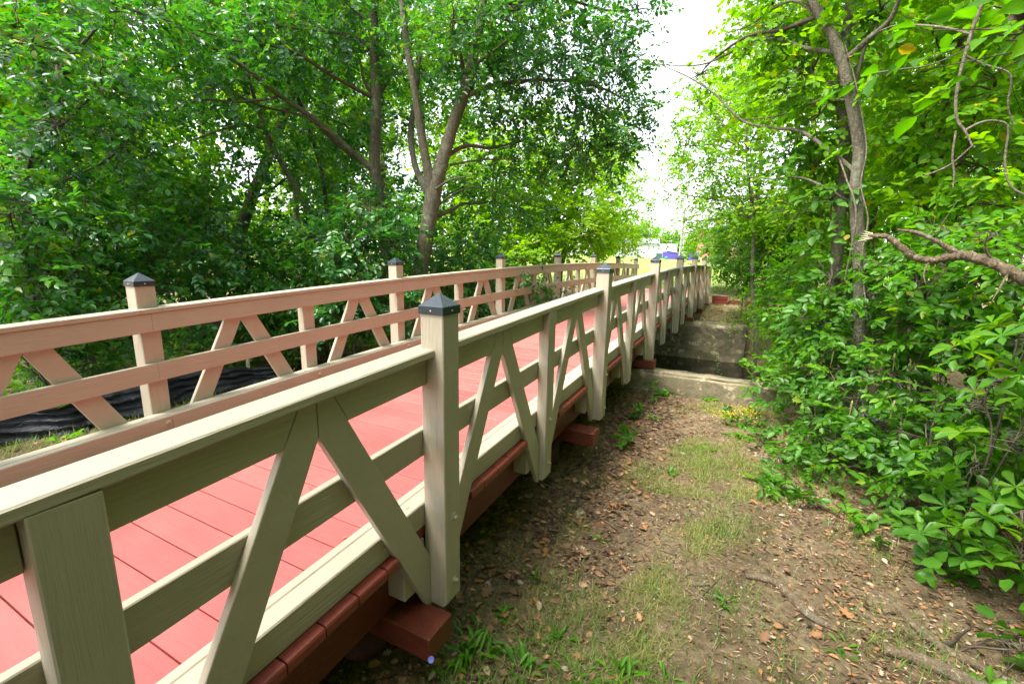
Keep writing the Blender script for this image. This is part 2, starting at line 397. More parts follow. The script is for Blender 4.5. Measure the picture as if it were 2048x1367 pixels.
for side in (0, 1):
    od = 1 if side == 0 else -1
    # posts
    for i in posts+shorts:
        main = float(i).is_integer(); y = i*S
        if y < Y0 or y > Y1: continue
        d = .14 if main else .089
        top = zt(y)+.01 if main else zt(y)-.212
        bot = zt(y)-1.635
        a, b = sorted((sx(side, .038), sx(side, .038+d)))
        mb = MB(); P = oct_profile(a, b, y-.07, y+.07, .005)
        Q = [(min(max(px, a+.018), b) if od < 0 else min(px, b-.018), py) for px, py in P]
        if main: mb.rings([[(px, py, bot) for px, py in Q], [(px, py, bot+.02) for px, py in P], [(px, py, top) for px, py in P]])
        else: mb.rings([[(px, py, bot) for px, py in Q], [(px, py, bot+.02) for px, py in P], [(px, py, top) for px, py in P]])
        po = mb.build('post' if main else 'short_post', M_POST, BR)
        xo = sx(side, .038+d)
        for rz in (-1.12, -1.506): washer_bolt('bolt', xo, y+.012, zt(y)+rz, od, po)
        if main:
            cx_ = (a+b)/2; hw = .0765; z0 = zt(y)-.002; mb = MB()
            def sq(h, z, c=.003): return [(cx_+px, y+py, z) for px, py in oct_profile(-h, h, -h, h, c)]
            mb.rings([sq(hw, z0), sq(hw, z0+.040), sq(hw-.003, z0+.0435), sq(.003, z0+.102, .0008)])
            cp = mb.build('post_cap', M_CAP, po)
            for q in range(4):
                dx, dy = ((1, 0), (0, 1), (-1, 0), (0, -1))[q]; mb = MB()
                for (r0, o0, o1) in ((.0048, 0, .003),):
                    R = []
                    for oo, rr in ((o0, r0), (o1, r0*.6)):
                        R.append([(cx_+dx*(hw+oo)+(-dy)*rr*math.cos(k*math.pi/4), y+dy*(hw+oo)+dx*rr*math.cos(k*math.pi/4), z0+.019+rr*math.sin(k*math.pi/4)) for k in range(8)])
                    mb.rings(R)
                mb.build('screw', M_ZINC, po)
    # caps, rails, curbs: one piece for each bay
    for i in posts[:-1]+[-2]:
        ya, yb = max(i*S, Y0), (i+1)*S
        if yb <= Y0: continue
        mb = MB(); a1 = ya+.071 if ya > Y0 else ya
        rail_sweep(mb, side, -.012, .125, -.2115, -.172, a1, yb-.071, .006)
        if ya > Y0: rail_sweep(mb, side, -.012, .0365, -.2115, -.172, ya, a1+.004, .006)
        rail_sweep(mb, side, -.012, .0365, -.2115, -.172, yb-.075, yb, .006)
        mb.build('cap_rail', M_RAIL, BR)
        for nm, u0, u1, r0, r1 in (('top_rail', 0, .037, -.358, -.2125), ('middle_rail', 0, .0375, -.761, -.612), ):
            mb = MB(); rail_sweep(mb, side, u0, u1, r0, r1, ya+.0008, yb-.0008); mb.build(nm, M_RAIL, BR)
        mb = MB(); rail_sweep(mb, side, -.0585, .0375, -1.169, -1.030, ya+.001, yb-.001, .006)
        rail_sweep(mb, side, -.112, -.0600, -1.169, -1.031, ya+.001, yb-.001, .006)
        cu = mb.build('curb', M_RAIL, BR)
    # rail ends beyond the last posts
    mb = MB(); rail_sweep(mb, side, -.012, .0365, -.2115, -.172, 6*S, Y1, .006)
    rail_sweep(mb, side, 0, .037, -.358, -.2125, 6*S, Y1); mb.build('rail_end', M_RAIL, BR)
    mb = MB(); rail_sweep(mb, side, 0, .0375, -.761, -.612, 6*S, Y1); mb.build('rail_end', M_RAIL, BR)
    for i in posts+shorts:                                                     # dome bolts through the curbs
        y = i*S
        if y < Y0: continue
        washer_bolt('bolt', sx(side, -.112), y-.03, zt(y)-1.087, -od, BR, False)
        for dy in (-.155, .16):
            mb = MB(); R = []
            for h, r in ((-.002, .02), (.003, .018), (.006, .008)):
                R.append([(sx(side, -.02)+r*math.cos(k*math.pi/6), y+dy+r*math.sin(k*math.pi/6), zt(y+dy)-1.030+h) for k in range(12)])
            mb.rings(R); mb.build('bolt', M_RAIL, BR)
    # braces and the blocking under the cap, half bay by half bay
    for k in range(-2, 12):
        yc = (k+.5)*S/2
        if yc-S/4 < Y0+.2: continue
        xa, xb = sorted((sx(side, .0385), sx(side, .0765)))
        for sgn in (-1, 1):
            pl, up = brace_poly(yc, sgn); mb = MB(); poly_x(mb, pl, xa, xb)
            mb.build('brace', M_BRACE, BR)
            g = .0025
            q = [(up(-.213)+g, -.213), (S/4-.073, -.213), (S/4-.073, -.357), (up(-.357)+g, -.357)]
            pl = [(yc+sgn*a, zt(yc+sgn*a)+b) for a, b in q]
            if sgn > 0: pl = pl[::-1]
            mb = MB(); poly_x(mb, pl, xa+.0005, xb-.0015); mb.build('blocking', M_RAIL, BR)
            # nailing block behind the brace foot
            yf = yc+sgn*(S/4-.075); y2 = yf-sgn*.17
            a, b = sorted((yf, y2)); xs = sorted((sx(side, -.078), sx(side, .037)))
            mb = MB(); zz = zt(yf); box_rings(mb, xs[0], xs[1], a, b, zz-1.52, zz-1.236, .003); mb.build('block', M_POST, BR)
# deck planks, shorter where a post or a brace foot stands
feet = sorted({round(k*S/2, 4) for k in range(-3, 13)})
y = Y0; j = 0
while y < Y1-.02:
    wv = .181; yb = min(y+wv-.0068, Y1); ym = (y+yb)/2
    e = .033; et = .090+random.uniform(-.002, .002)
    z = zt(ym)-1.1705; mb = MB(); x0, x1 = -WD-e, e; dz = random.uniform(-.0015, .001)
    sl_ = .045324-.0045556*ym
    def prf(inset):
        c = .0022
        return [(y+inset+c, -.058), (yb-inset-c, -.058), (yb-inset, -.054), (yb-inset, -c), (yb-inset-c, 0), (y+inset+c, 0), (y+inset, -c), (y+inset, -.054)]
    P = prf(0)
    def rg(x, dzz=0, sc=1): return [(x, a, z+dz+(a-ym)*sl_+b*sc+dzz) for a, b in P]
    rg0 = [(x0, a, z+dz+(a-ym)*sl_+max(min(b, -.012), -.05)) for a, b in P]
    rg1 = [(x1, a, z+dz+(a-ym)*sl_+max(min(b, -.012), -.05)) for a, b in P]
    mb.rings([rg0, [(x0+.005, a, z+dz+(a-ym)*sl_+min(b, -.004)) for a, b in P], rg(x0+.014), rg(x1-.014), [(x1-.005, a, z+dz+(a-ym)*sl_+min(b, -.004)) for a, b in P], rg1])
    lo_, hi_ = y, yb                                                  # the plank end shows as a ledge only clear of posts and brace feet
    for f_ in feet:
        if abs(ym-f_) < .336+.1:
            if ym > f_: lo_ = max(lo_, f_+.336)
            else: hi_ = min(hi_, f_-.336)
    if hi_-lo_ > .012:
        c = .0022; Q = [(lo_+c, -.058), (hi_-c, -.058), (hi_, -.054), (hi_, -c), (hi_-c, 0), (lo_+c, 0), (lo_, -c), (lo_, -.054)]
        for sg, xs_ in ((1, 0.0), (-1, -WD)):
            R = []
            for xx, cl in ((e+.0005, 0), (et-.014, 0), (et-.005, -.004), (et, -.013)):
                R.append([(xs_+sg*xx, a, z+dz+(a-ym)*sl_+max(min(b, cl), -.056 if cl > -.01 else -.05)) for a, b in Q])
            mb.rings(R if sg > 0 else R[::-1])
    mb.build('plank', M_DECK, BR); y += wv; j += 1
# stringers, sill beams and piles
for u in (-.17, -WD/2-.045, -WD+.08):
    mb = MB(); P = oct_profile(u, u+.09, -1.612, -1.2305, .004)
    mb.rings([[(a, yy, zt(yy)+b) for a, b in P] for yy in np.linspace(Y0, Y1, 60)]); mb.build('stringer', M_BEAM, BR)
for ya, pile in ((-.29, 1), (2.47, 1), (5.80, 0), (11.66, 0), (14.60, 1), (17.50, 1), (-3.1, 1)):
    yb = ya+.205; zb = min(zt(ya), zt(yb))-1.615
    mb = MB(); box_rings(mb, -WD-.225, .225, ya, yb, zb-.145, zb, .008); mb.build('sill_beam', M_BEAM, BR)
    if pile:
        for px in (-.34, -WD/2, -WD+.34):
            yy = ya+.10; zg = ground_z(px, yy)-.3; mb = MB()
            mb.rings([[(px+.145*math.cos(k*math.pi/8), yy+.145*math.sin(k*math.pi/8), zz) for k in range(16)] for zz in (zg, zb-.147)])
            mb.build('pile', M_PILE, BR, True)

# ------------------------------------------------------------------ concrete abutments
def rough_block(name, x0, x1, y0, y1, z0, z1, parent, seed):
    rs = np.random.default_rng(seed); import bmesh
    bm = bmesh.new(); bmesh.ops.create_cube(bm, size=1)
    for v in bm.verts:
        v.co = (x0+(v.co.x+.5)*(x1-x0), y0+(v.co.y+.5)*(y1-y0), z0+(v.co.z+.5)*(z1-z0))
    bmesh.ops.bevel(bm, geom=bm.edges[:], offset=.035, segments=3, affect='EDGES')
    for ax, a, b in ((0, x0, x1), (2, z0, z1)):
        st = .22; t = a+st
        while t < b-.05:
            co = [0, 0, 0]; no = [0, 0, 0]; co[ax] = t; no[ax] = 1
            bmesh.ops.bisect_plane(bm, geom=bm.verts[:]+bm.edges[:]+bm.faces[:], plane_co=co, plane_no=no); t += st
    for v in bm.verts: v.co += Vector(rs.normal(0, .006, 3))
    me = bpy.data.meshes.new(name); bm.to_mesh(me); bm.free()
    me.polygons.foreach_set('use_smooth', [True]*len(me.polygons))
    return obj(name, me, M_CONC, parent)
tag(rough_block('concrete_abutment', -4.6, 2.7, 5.74, 6.10, -1.2, .395, None, 1), 'low concrete abutment wall on the near bank, its top level with a sill beam', 'abutment')
tag(rough_block('concrete_abutment', -4.6, 1.58, 11.62, 12.0, -1.2, .50, None, 2), 'stained concrete abutment wall across the dark stream, under the far half of the bridge', 'abutment')

# red retaining timbers where the bridge lands on the far bank
t_ = thing('retaining_timbers', 'dark red stacked landscape timbers holding the far bank at the bridge end', 'retaining wall', (.8, 18.2, .5))
for (x0, x1, y0, z0) in ((.26, .85, 18.0, .28), (.86, 2.3, 18.12, .28), (.28, .84, 18.01, .445), (.87, 2.28, 18.13, .445), (.27, .85, 18.0, .61)):
    mb = MB(); box_rings(mb, x0-.8, x1-.8, y0-18.2, y0-18.2+.16, z0-.5, z0-.5+.16, .008); mb.build('timber', M_BEAM, t_)

# ------------------------------------------------------------------ silt fence on the left
def silt_fence():
    t = thing('silt_fence', 'crumpled black plastic silt fence on wooden stakes beyond the left railing', 'silt fence', (-5, 0, .3))
    ys = np.linspace(-3.2, 3.9, 150); vs_ = np.linspace(0, 1, 16); V = np.zeros((len(ys), len(vs_), 3)); rs = np.random.default_rng(5)
    for a, yy in enumerate(ys):
        top = np.interp(yy, [-3.2, -.6, 0, .45, 1.1, 1.8, 3.0, 3.9], [.66, .72, .60, .62, .64, .625, .42, .38])
        xc = -5.0+.06*math.sin(yy*3.1)+.05*math.sin(yy*7.3+1)
        for b, v in enumerate(vs_):
            fold = .035*math.sin(26*v+2.2*math.sin(yy*2.1)+yy*2.6)+.018*math.sin(9*yy+13*v+1.5*math.sin(5*yy))
            gath = .05*math.exp(-((yy-.35)/.22)**2)*math.sin(40*yy+6*v)
            V[a, b] = (xc+.16*(1-v)**1.6+fold*.75+gath*1.2, yy+.02*math.sin(12*v+yy*4), .28+(top-.28)*v**.9+.012*math.sin(14*yy+5*v))
    n = len(vs_); i = (np.arange(len(ys)-1)[:, None]*n+np.arange(n-1)[None]).ravel()
    F = np.stack([i, i+1, i+n+1, i+n], -1); V = V.reshape(-1, 3)+rs.normal(0, .004, (V.size//3, 3)); V -= np.array([-5, 0, .3])
    obj('sheet', npmesh('sheet', V, F, None, True), M_PLAST, t)
    for yy in (-2.4, -.9, .48, 2.25, 3.8):
        mb = MB(); zb = .05; box_rings(mb, -.10, -.065, yy-.018, yy+.018, -.25, .42 if yy != .48 else .36, .003); mb.build('stake', M_STAKE, t)
silt_fence()

# ------------------------------------------------------------------ foliage machinery
def norm(a): return a/(np.linalg.norm(a, axis=-1, keepdims=True)+1e-9)
TEMPL = {
 'hi': (np.array([(0, 0, 0), (-.36, .28, .10), (0, .30, -.02), (.36, .28, .10), (-.46, .58, .10), (0, .62, -.05), (.46, .58, .10), (-.22, .86, .02), (0, .88, -.09), (.22, .86, .02), (0, 1.04, -.14)]),
        np.array([(0, 2, 1, 1), (0, 3, 2, 2), (1, 2, 5, 4), (2, 3, 6, 5), (4, 5, 8, 7), (5, 6, 9, 8), (7, 8, 10, 10), (8, 9, 10, 10)])),
 'mid': (np.array([(0, 0, 0), (-.44, .35, .10), (-.36, .75, .05), (0, 1, -.08), (.36, .75, .05), (.44, .35, .10)]),
        np.array([(0, 3, 2, 1), (0, 5, 4, 3)])),
 'lo': (np.array([(0, 0, 0), (-.45, .5, .08), (0, 1, -.05), (.45, .5, .08)]), np.array([(0, 2, 1), (0, 3, 2)])),
 'obov': (np.array([(0, 0, 0), (-.17, .28, .04), (0, .30, -.01), (.17, .28, .04), (-.42, .66, .08), (0, .66, -.04), (.42, .66, .08), (-.27, .9, .02), (0, .93, -.09), (.27, .9, .02), (0, 1.03, -.12)]),
        np.array([(0, 2, 1, 1), (0, 3, 2, 2), (1, 2, 5, 4), (2, 3, 6, 5), (4, 5, 8, 7), (5, 6, 9, 8), (7, 8, 10, 10), (8, 9, 10, 10)])),
 'blade': (np.array([(-.5, 0, 0), (.5, 0, 0), (.38, .5, .0), (-.38, .5, .0), (0, 1, -.12), (0, 1, -.12)]), np.array([(0, 1, 2, 3), (3, 2, 4, 5)])),
}
def _tris(F):
    out = []
    for q in F:
        q = list(dict.fromkeys(q)); out.append(q[:3])
        if len(q) == 4: out.append([q[0], q[2], q[3]])
    return np.array(out)
TEMPL = {k: (v, _tris(f)) for k, (v, f) in TEMPL.items()}
def oak_shape():
    pts = [(0, 0), (.07, .12), (.30, .18), (.17, .32), (.44, .44), (.20, .54), (.38, .74), (.14, .76), (.0, 1.0)]
    L = [(-x, y) for x, y in pts[1:-1]][::-1]; ring = pts+L
    v = [(0, .45, -.03)]+[(x, y, .10*abs(x)+.06*(y-.5)**2) for x, y in ring]; n = len(ring)
    return np.array(v), np.array([(0, 1+i, 1+(i+1) % n) for i in range(n)])
TEMPL['oak'] = oak_shape()
def leaves(nb, kind, P, D, Nn, L, Wd, tint):
    tv, tf = TEMPL[kind]; D = norm(D); X = norm(np.cross(D, Nn)); Z = np.cross(X, D)
    V = (P[:, None] + X[:, None]*(tv[None, :, 0:1]*Wd[:, None, None]) + D[:, None]*(tv[None, :, 1:2]*L[:, None, None]) + Z[:, None]*(tv[None, :, 2:3]*L[:, None, None]))
    n, k = V.shape[:2]
    F = tf[None] + (np.arange(n)*k)[:, None, None]
    rib = (np.abs(tv[:, 0]) < 1e-6)*.13-.04
    nb.add(V.reshape(-1, 3), F.reshape(-1, 3), (tint[:, None]*np.where(tint > .97, 1, .96)[:, None]+(rib if k > 6 else np.zeros(k))[None]*(tint[:, None] < .97)).ravel())
class Lobe:
    def __init__(s, c, a, b, cz, yaw): s.c = np.array(c); s.a, s.b, s.cz, s.yaw = a, b, cz, yaw       # a tangential, b along the view, cz vertical
    def axes(s):
        cy, sy = math.cos(s.yaw), math.sin(s.yaw)
        return np.array([[cy, sy, 0], [-sy, cy, 0], [0, 0, 1]])
def lobe_px(px, py, rx, ry, d, depth):
    c = W(px, py, d); k = (W(px+1, py, d)-c).length; kz = abs(W(px, py+1, d).z-c.z)
    return Lobe(c, rx*k, depth, ry*kz, math.atan2(c.y-CY, c.x-CX)-math.pi/2)
def sprays(nb, tw, lobe, n, kind, lf, wd, rs, k=11, tl=(.28, .55), droop=.15, flat=.35, shell=2.0, outw=.9, whorl=False, tbias=0.0):
    R = np.array([lobe.a, lobe.b, lobe.cz]); A = lobe.axes()
    u = norm(rs.standard_normal((n, 3))); r = rs.random((n, 1))**(1/(1+shell))
    # ragged outline: radius modulated by direction
    ph = rs.random(6)*6.28
    mod = 1+.16*np.sin(3*u[:, 0:1]*2.2+ph[0])+.14*np.sin(5*u[:, 2:3]+ph[1])+.12*np.sin(7*u[:, 1:2]+4*u[:, 0:1]+ph[2])
    loc = u*r*R*mod; p = lobe.c+loc@A; o = norm((u/R)@A)
    d = norm(o*np.array([1, 1, .45])*outw+rs.standard_normal((n, 3))*.5+np.array([0, 0, -droop]))
    l = rs.uniform(tl[0], tl[1], n)*(.8+.4*rs.random(n)); up = norm(np.array([0, 0, 1.])+rs.standard_normal((n, 3))*flat+o*.35)
    side = norm(np.cross(d, up)); up = np.cross(side, d)
    tint_s = rs.normal(.42+tbias, .17, n)
    if whorl:
        kk = np.arange(k); ang = kk*2*math.pi/k
        base = (p+d*l[:, None])[:, None]+np.zeros((1, k, 1))
        ax = norm(up+d*.35); s2 = norm(np.cross(ax, d)); s3 = np.cross(ax, s2)
        a2 = ang[None]+rs.normal(0, .18, (n, k))+rs.random((n, 1))*6.28
        D = s2[:, None]*np.cos(a2)[..., None]+s3[:, None]*np.sin(a2)[..., None]+ax[:, None]*rs.uniform(-.1, .35, (n, k, 1))
        Nn = ax[:, None]+rs.standard_normal((n, k, 3))*.15
    else:
        t = np.linspace(.12, 1, k)[None]+rs.normal(0, .03, (n, k)); sg = np.where(np.arange(k) % 2 == 0, 1, -1)[None, :, None]
        base = p[:, None]+d[:, None]*(l[:, None]*t)[..., None]-np.array([0, 0, 1.])*(droop*.5*l[:, None]*t*t)[..., None]
        end = (np.arange(k) == k-1)[None, :, None]
        D = np.where(end, d[:, None], d[:, None]*.55+side[:, None]*sg*.95)+rs.standard_normal((n, k, 3))*.28-np.array([0, 0, 1.])*.18
        Nn = up[:, None]+rs.standard_normal((n, k, 3))*.38
    m_ = n*k; sz = rs.uniform(.65, 1.2, m_)
    tint = np.clip(np.repeat(tint_s, k)+rs.normal(0, .13, m_), 0, .93)
    tint = np.where(rs.random(m_) < .016, 1.0, tint)
    leaves(nb, kind, base.reshape(-1, 3), D.reshape(-1, 3), Nn.reshape(-1, 3), lf*sz, wd*sz*rs.uniform(.85, 1.15, m_), tint)
    if tw is not None:                                               # the twig of every spray: a thin 3-sided wedge
        th = np.arange(3)*2.094; rr = .0045
        e = p+d*l[:, None]-np.array([0, 0, 1.])*(droop*.5*l)[:, None]; s0 = p-o*.12
        V = np.concatenate([s0[:, None]+rr*(np.cos(th)[None, :, None]*side[:, None]+np.sin(th)[None, :, None]*up[:, None]), e[:, None]], 1).reshape(-1, 3)
        F = np.array([(0, 1, 3), (1, 2, 3), (2, 0, 3)])[None]+(np.arange(n)*4)[:, None, None]
        tw.add(V, F.reshape(-1, 3))
def wob_path(a, b, rs, n=6, sag=.0, wob=.08):
    a, b = np.array(a, float), np.array(b, float); L = np.linalg.norm(b-a); t = np.linspace(0, 1, n)[:, None]
    P = a+(b-a)*t; P[1:-1] += rs.normal(0, wob*L/ n*1.5, (n-2, 3)); P[:, 2] += (np.sin(t[:, 0]*math.pi))*sag*L
    return P
def add_tube(nb4, P, r0, r1, sides=5, smooth_n=3, wob=.04, seed=0):
    P = np.array(P); r = np.linspace(r0, r1, len(P)); Q = catmull(np.hstack([P, r[:, None]]), smooth_n); Q[:, 3] = np.maximum(Q[:, 3], .002)
    V, F = tube_arrays(Q, sides, wob, seed); nb4.add(V, F)
def plant_tree(name, label, cat, base, lobes, leaf, mat, bark=None, trunk=None, limbs=(), dens=70, lf=.08, wd=.05, lod='mid', k=11, seed=1,
               group=None, rtrunk=.12, crown='crown', stem='trunk', sub=7, twigs=True, stems=True, **kw):
    """one tree or shrub: Empty at the base > trunk, limb (each), twigs, crown"""
    rs = np.random.default_rng(seed); bark = bark or M_BARK
    root = thing(name, label, cat, base, group); off = np.array(base)
    if trunk is not None:
        for ti, tr in enumerate(trunk if isinstance(trunk[0], list) else [trunk]):
            P = [W(px, py, d) for px, py, d, r in tr]; rr = [r for *_, r in tr]
            arr = np.array([[*p, r] for p, r in zip(P, rr)])
            if ti == 0: 
                b0 = arr[0].copy(); b0[0] = base[0]; b0[1] = base[1]; b0[2] = ground_z(base[0], base[1])-.1; b0[3] *= 1.25
                if arr[0][2]-b0[2] > .25: arr = np.vstack([b0, arr])
            Q = catmull(arr, 6); V, F = tube_arrays(Q, 12, .035, seed+ti); nb = NB(); nb.add(V-off, F); nb.build(stem if ti == 0 else 'limb', bark, root, True)
        T0 = np.array([[*W(px, py, d)] for px, py, d, r in (trunk[0] if isinstance(trunk[0], list) else trunk)])
    elif not stems: T0 = None
    else:
        top = max(lobes, key=lambda q: q.c[2]); tp = np.array([base[0]*.6+top.c[0]*.4, base[1]*.6+top.c[1]*.4, top.c[2]])
        P = wob_path((base[0], base[1], ground_z(base[0], base[1])-.1), tp, rs, 6, 0, .05)
        nb = NB(); add_tube(nb, P-off, rtrunk, rtrunk*.35, 8, 4, .04, seed); nb.build(stem, bark, root, True); T0 = P
    for li, lm in enumerate(limbs):
        arr = np.array([[*W(px, py, d), r] for px, py, d, r in lm]); Q = catmull(arr, 6); V, F = tube_arrays(Q, 8, .05, seed+50+li)
        nb = NB(); nb.add(V-off, F); nb.build('limb', bark, root, True)
    br = NB(); nbL = NB(); tw = NB() if twigs else None
    for lo in lobes:
        if T0 is not None and (trunk is None or rs.random() < .5):
            lr = max(.012 if rtrunk > .05 else .006, rtrunk*.3)
            q = T0[np.argmin(np.linalg.norm(T0-(lo.c-np.array([0, 0, .8])), axis=1))]
            add_tube(br, wob_path(q, lo.c, rs, 5, .05, .1)-off, lr, min(lr, .01), 5, 3, .05, seed)
        A = lo.axes(); R = np.array([lo.a, lo.b, lo.cz])
        for _ in range(sub if stems else 0):
            e = lo.c+(norm(rs.standard_normal(3))*R*rs.uniform(.6, .95))@A
            add_tube(br, wob_path(lo.c, e, rs, 5, .04, .12)-off, .013 if rtrunk > .05 else .006, .003, 4, 2, 0, seed)
        area = lo.a*lo.b+lo.b*lo.cz+lo.a*lo.cz
        n = max(6, int(dens*area*1.05)); sub_l = Lobe(lo.c-off, lo.a, lo.b, lo.cz, lo.yaw)
        sprays(nbL, tw, sub_l, n, lod, lf, wd, rs, k=k, **kw)
    if br.V: tag(br.build('branches', M_TWIG, root, True), kind='stuff')
    if tw is not None and tw.V: tag(tw.build('twigs', M_TWIG, root), kind='stuff')
    tag(nbL.build(crown, mat, root), kind='stuff')
    return root
def copy_tree(o, loc, rz=0, sc=1, label=None):
    c = o.copy(); C.objects.link(c); c.location = loc; c.rotation_euler = (0, 0, rz); c.scale = (sc, sc, sc)
    if label: c['label'] = label
    for ch in list(o.children):
        d = ch.copy(); C.objects.link(d); d.parent = c
    return c
def gbase(px, d, dz=0):
    p = W(px, 500, d); return (p.x, p.y, ground_z(p.x, p.y)+dz)
LP = lobe_px
# ------------------------------------------------------------------ trees on the left bank
DK = dict(mat=L_DARK, leaf='dark')
def dark(name, label, base, lobes, seed, **kw):
    a = dict(dens=58, lf=.10, wd=.066, lod='mid', k=11); a.update(kw)
    return plant_tree(name, label, 'tree', base, lobes, None, L_DARK, seed=seed, **a)
dark('forked_tree', 'tree with a pale forked trunk rising behind the middle of the left railing', gbase(838, 8.9),
     [LP(1120, 120, 150, 120, 9.3, 1.5), LP(1010, 40, 150, 100, 9.0, 1.6), LP(1215, 215, 85, 105, 9.3, 1.0), LP(1050, 280, 130, 70, 9.8, 1.2), LP(905, 40, 100, 110, 8.6, 1.2),
      LP(1275, 20, 34, 36, 9.0, .5), LP(1165, 300, 90, 55, 9.6, 1.0), LP(1240, 110, 60, 70, 9.2, .9), LP(1000, 170, 110, 80, 9.6, 1.2), LP(1255, 290, 30, 50, 9.2, .5), LP(990, 400, 110, 70, 10.2, .9), LP(1100, -60, 180, 90, 9.2, 1.6), LP(780, 480, 80, 70, 8.6, .7)],
     21, trunk=[[(840, 560, 8.9, 0.1520), (848, 500, 8.9, 0.1482), (858, 440, 8.9, 0.1444), (868, 378, 8.9, 0.1444), (886, 318, 8.9, 0.1178), (906, 250, 8.9, 0.1064), (930, 180, 8.9, 0.0950), (950, 100, 8.9, 0.0836), (964, 20, 8.9, 0.0760), (974, -80, 8.9, 0.0608)],
                [(866, 395, 8.9, 0.1064), (850, 310, 8.85, 0.0798), (838, 240, 8.8, 0.0684), (826, 160, 8.8, 0.0608), (812, 80, 8.8, 0.0570), (804, 0, 8.8, 0.0456), (800, -60, 8.8, 0.0380)],
                [(862, 400, 9.0, 0.0760), (830, 330, 9.3, 0.0608), (822, 260, 9.6, 0.0570), (832, 190, 9.8, 0.0456), (840, 110, 9.8, 0.0380)]],
     limbs=[[(936, 190, 8.9, 0.0456), (1000, 168, 9.1, 0.0380), (1100, 160, 9.3, 0.0304), (1200, 175, 9.4, 0.0213), (1290, 225, 9.4, 0.0091)],
            [(948, 130, 8.9, 0.0380), (990, 100, 8.8, 0.0266), (1040, 60, 8.7, 0.0152)], [(965, 20, 8.9, 0.0456), (1050, 15, 9, 0.0342), (1150, -30, 9, 0.0228)],
            [(868, 380, 8.8, 0.0228), (900, 360, 8.6, 0.0167), (940, 352, 8.4, 0.0091)], [(850, 430, 8.9, 0.0228), (940, 375, 9.4, 0.0152), (1040, 400, 9.8, 0.0091)],
            [(900, 330, 8.9, 0.0228), (960, 320, 9.2, 0.0152), (1040, 318, 9.5, 0.0091)]], rtrunk=.15, lf=.095, wd=.06)
dark('upright_tree', 'straight dark trunked tree with a long limb reaching up to the left', gbase(770, 9.6),
     [LP(690, 70, 130, 90, 9.8, 1.4), LP(560, 60, 120, 90, 9.6, 1.3), LP(800, 150, 60, 130, 10.2, 1.0), LP(690, 250, 90, 70, 10.2, 1.0), LP(330, 40, 130, 80, 8.8, 1.2), LP(440, 170, 110, 70, 9.2, 1.0), LP(650, -50, 200, 80, 9.6, 1.5), LP(800, 420, 60, 70, 9.8, .7)],
     22, trunk=[(772, 520, 9.6, 0.1104), (768, 440, 9.6, 0.1070), (750, 340, 9.6, 0.1037), (752, 200, 9.6, 0.0936), (748, 80, 9.6, 0.0869), (745, -60, 9.6, 0.0736)],
     limbs=[[(752, 345, 9.6, 0.0602), (690, 290, 9.5, 0.0502), (625, 235, 9.3, 0.0442), (560, 192, 9.1, 0.0401), (470, 122, 8.8, 0.0334), (400, 82, 8.6, 0.0281), (330, 45, 8.4, 0.0227), (230, 8, 8.2, 0.0167), (170, -20, 8.1, 0.0121)],
            [(560, 195, 9.1, 0.0241), (480, 204, 9.0, 0.0201), (400, 200, 8.9, 0.0160), (330, 224, 8.8, 0.0107), (285, 224, 8.7, 0.0067)],
            [(742, 100, 9.6, 0.0334), (700, 70, 9.4, 0.0234), (600, 58, 9.2, 0.0174), (520, 40, 9, 0.0093)], [(745, 85, 9.6, 0.0268), (660, 65, 9.7, 0.0201), (560, 50, 9.8, 0.0121)]], rtrunk=.12, bark=M_BARK)
dark('leaning_tree', 'dark leaning trunk slanting up to the right behind the left shrubs', gbase(430, 11.5),
     [LP(600, 140, 110, 80, 12, 1.2), LP(480, 60, 150, 90, 12, 1.4), LP(640, 330, 100, 80, 11.6, 1.0), LP(360, 160, 120, 80, 11.4, 1.2), LP(500, 330, 90, 60, 10.4, .8)],
     23, trunk=[(436, 600, 11.5, 0.1292), (462, 545, 11.5, 0.1216), (480, 470, 11.5, 0.1178), (502, 400, 11.5, 0.1102), (545, 290, 11.5, 0.0988), (588, 172, 11.5, 0.0874), (602, 80, 11.5, 0.0684), (622, -20, 11.5, 0.0532)],
     limbs=[[(462, 470, 11.5, 0.0380), (410, 455, 11.2, 0.0319), (350, 432, 10.8, 0.0228), (322, 425, 10.6, 0.0152)], [(590, 180, 11.5, 0.0456), (612, 240, 11.6, 0.0418), (640, 330, 11.7, 0.0456), (655, 430, 11.8, 0.0532), (662, 520, 11.8, 0.0608)]],
     bark=M_BARKD, rtrunk=.12, dens=55)
dark('slender_tree', 'slender bare stemmed tree leaning left between the leaning trunk and the upright tree', gbase(668, 9.8),
     [LP(480, 100, 90, 60, 9.6, .8), LP(610, 420, 70, 60, 9.4, .6), LP(560, 270, 60, 50, 9.6, .6)], 24,
     trunk=[(655, 510, 9.8, 0.0570), (640, 465, 9.8, 0.0532), (590, 375, 9.8, 0.0471), (540, 282, 9.8, 0.0418), (512, 205, 9.8, 0.0342), (490, 130, 9.8, 0.0266), (470, 60, 9.8, 0.0152)],
     limbs=[[(545, 290, 9.8, 0.0228), (525, 258, 9.7, 0.0213), (470, 252, 9.5, 0.0182), (400, 275, 9.3, 0.0137), (340, 292, 9.1, 0.0076)]], rtrunk=.05, dens=50)
dark('leafy_tree', 'tree with a short pale trunk and drooping dark leaves at the upper left edge', gbase(60, 9.0),
     [LP(60, 90, 110, 80, 8.2, 1.1), LP(200, 180, 120, 90, 8.2, 1.1), LP(250, 290, 110, 80, 8.4, 1.0), LP(120, 250, 100, 70, 8.0, .9), LP(200, 20, 140, 70, 8.4, 1.2)], 25,
     trunk=[(48, 420, 9.0, 0.1216), (66, 300, 9.0, 0.1140), (96, 235, 9.0, 0.1064), (120, 170, 9, 0.0836), (140, 60, 9, 0.0608)], rtrunk=.12, lf=.095, wd=.06)
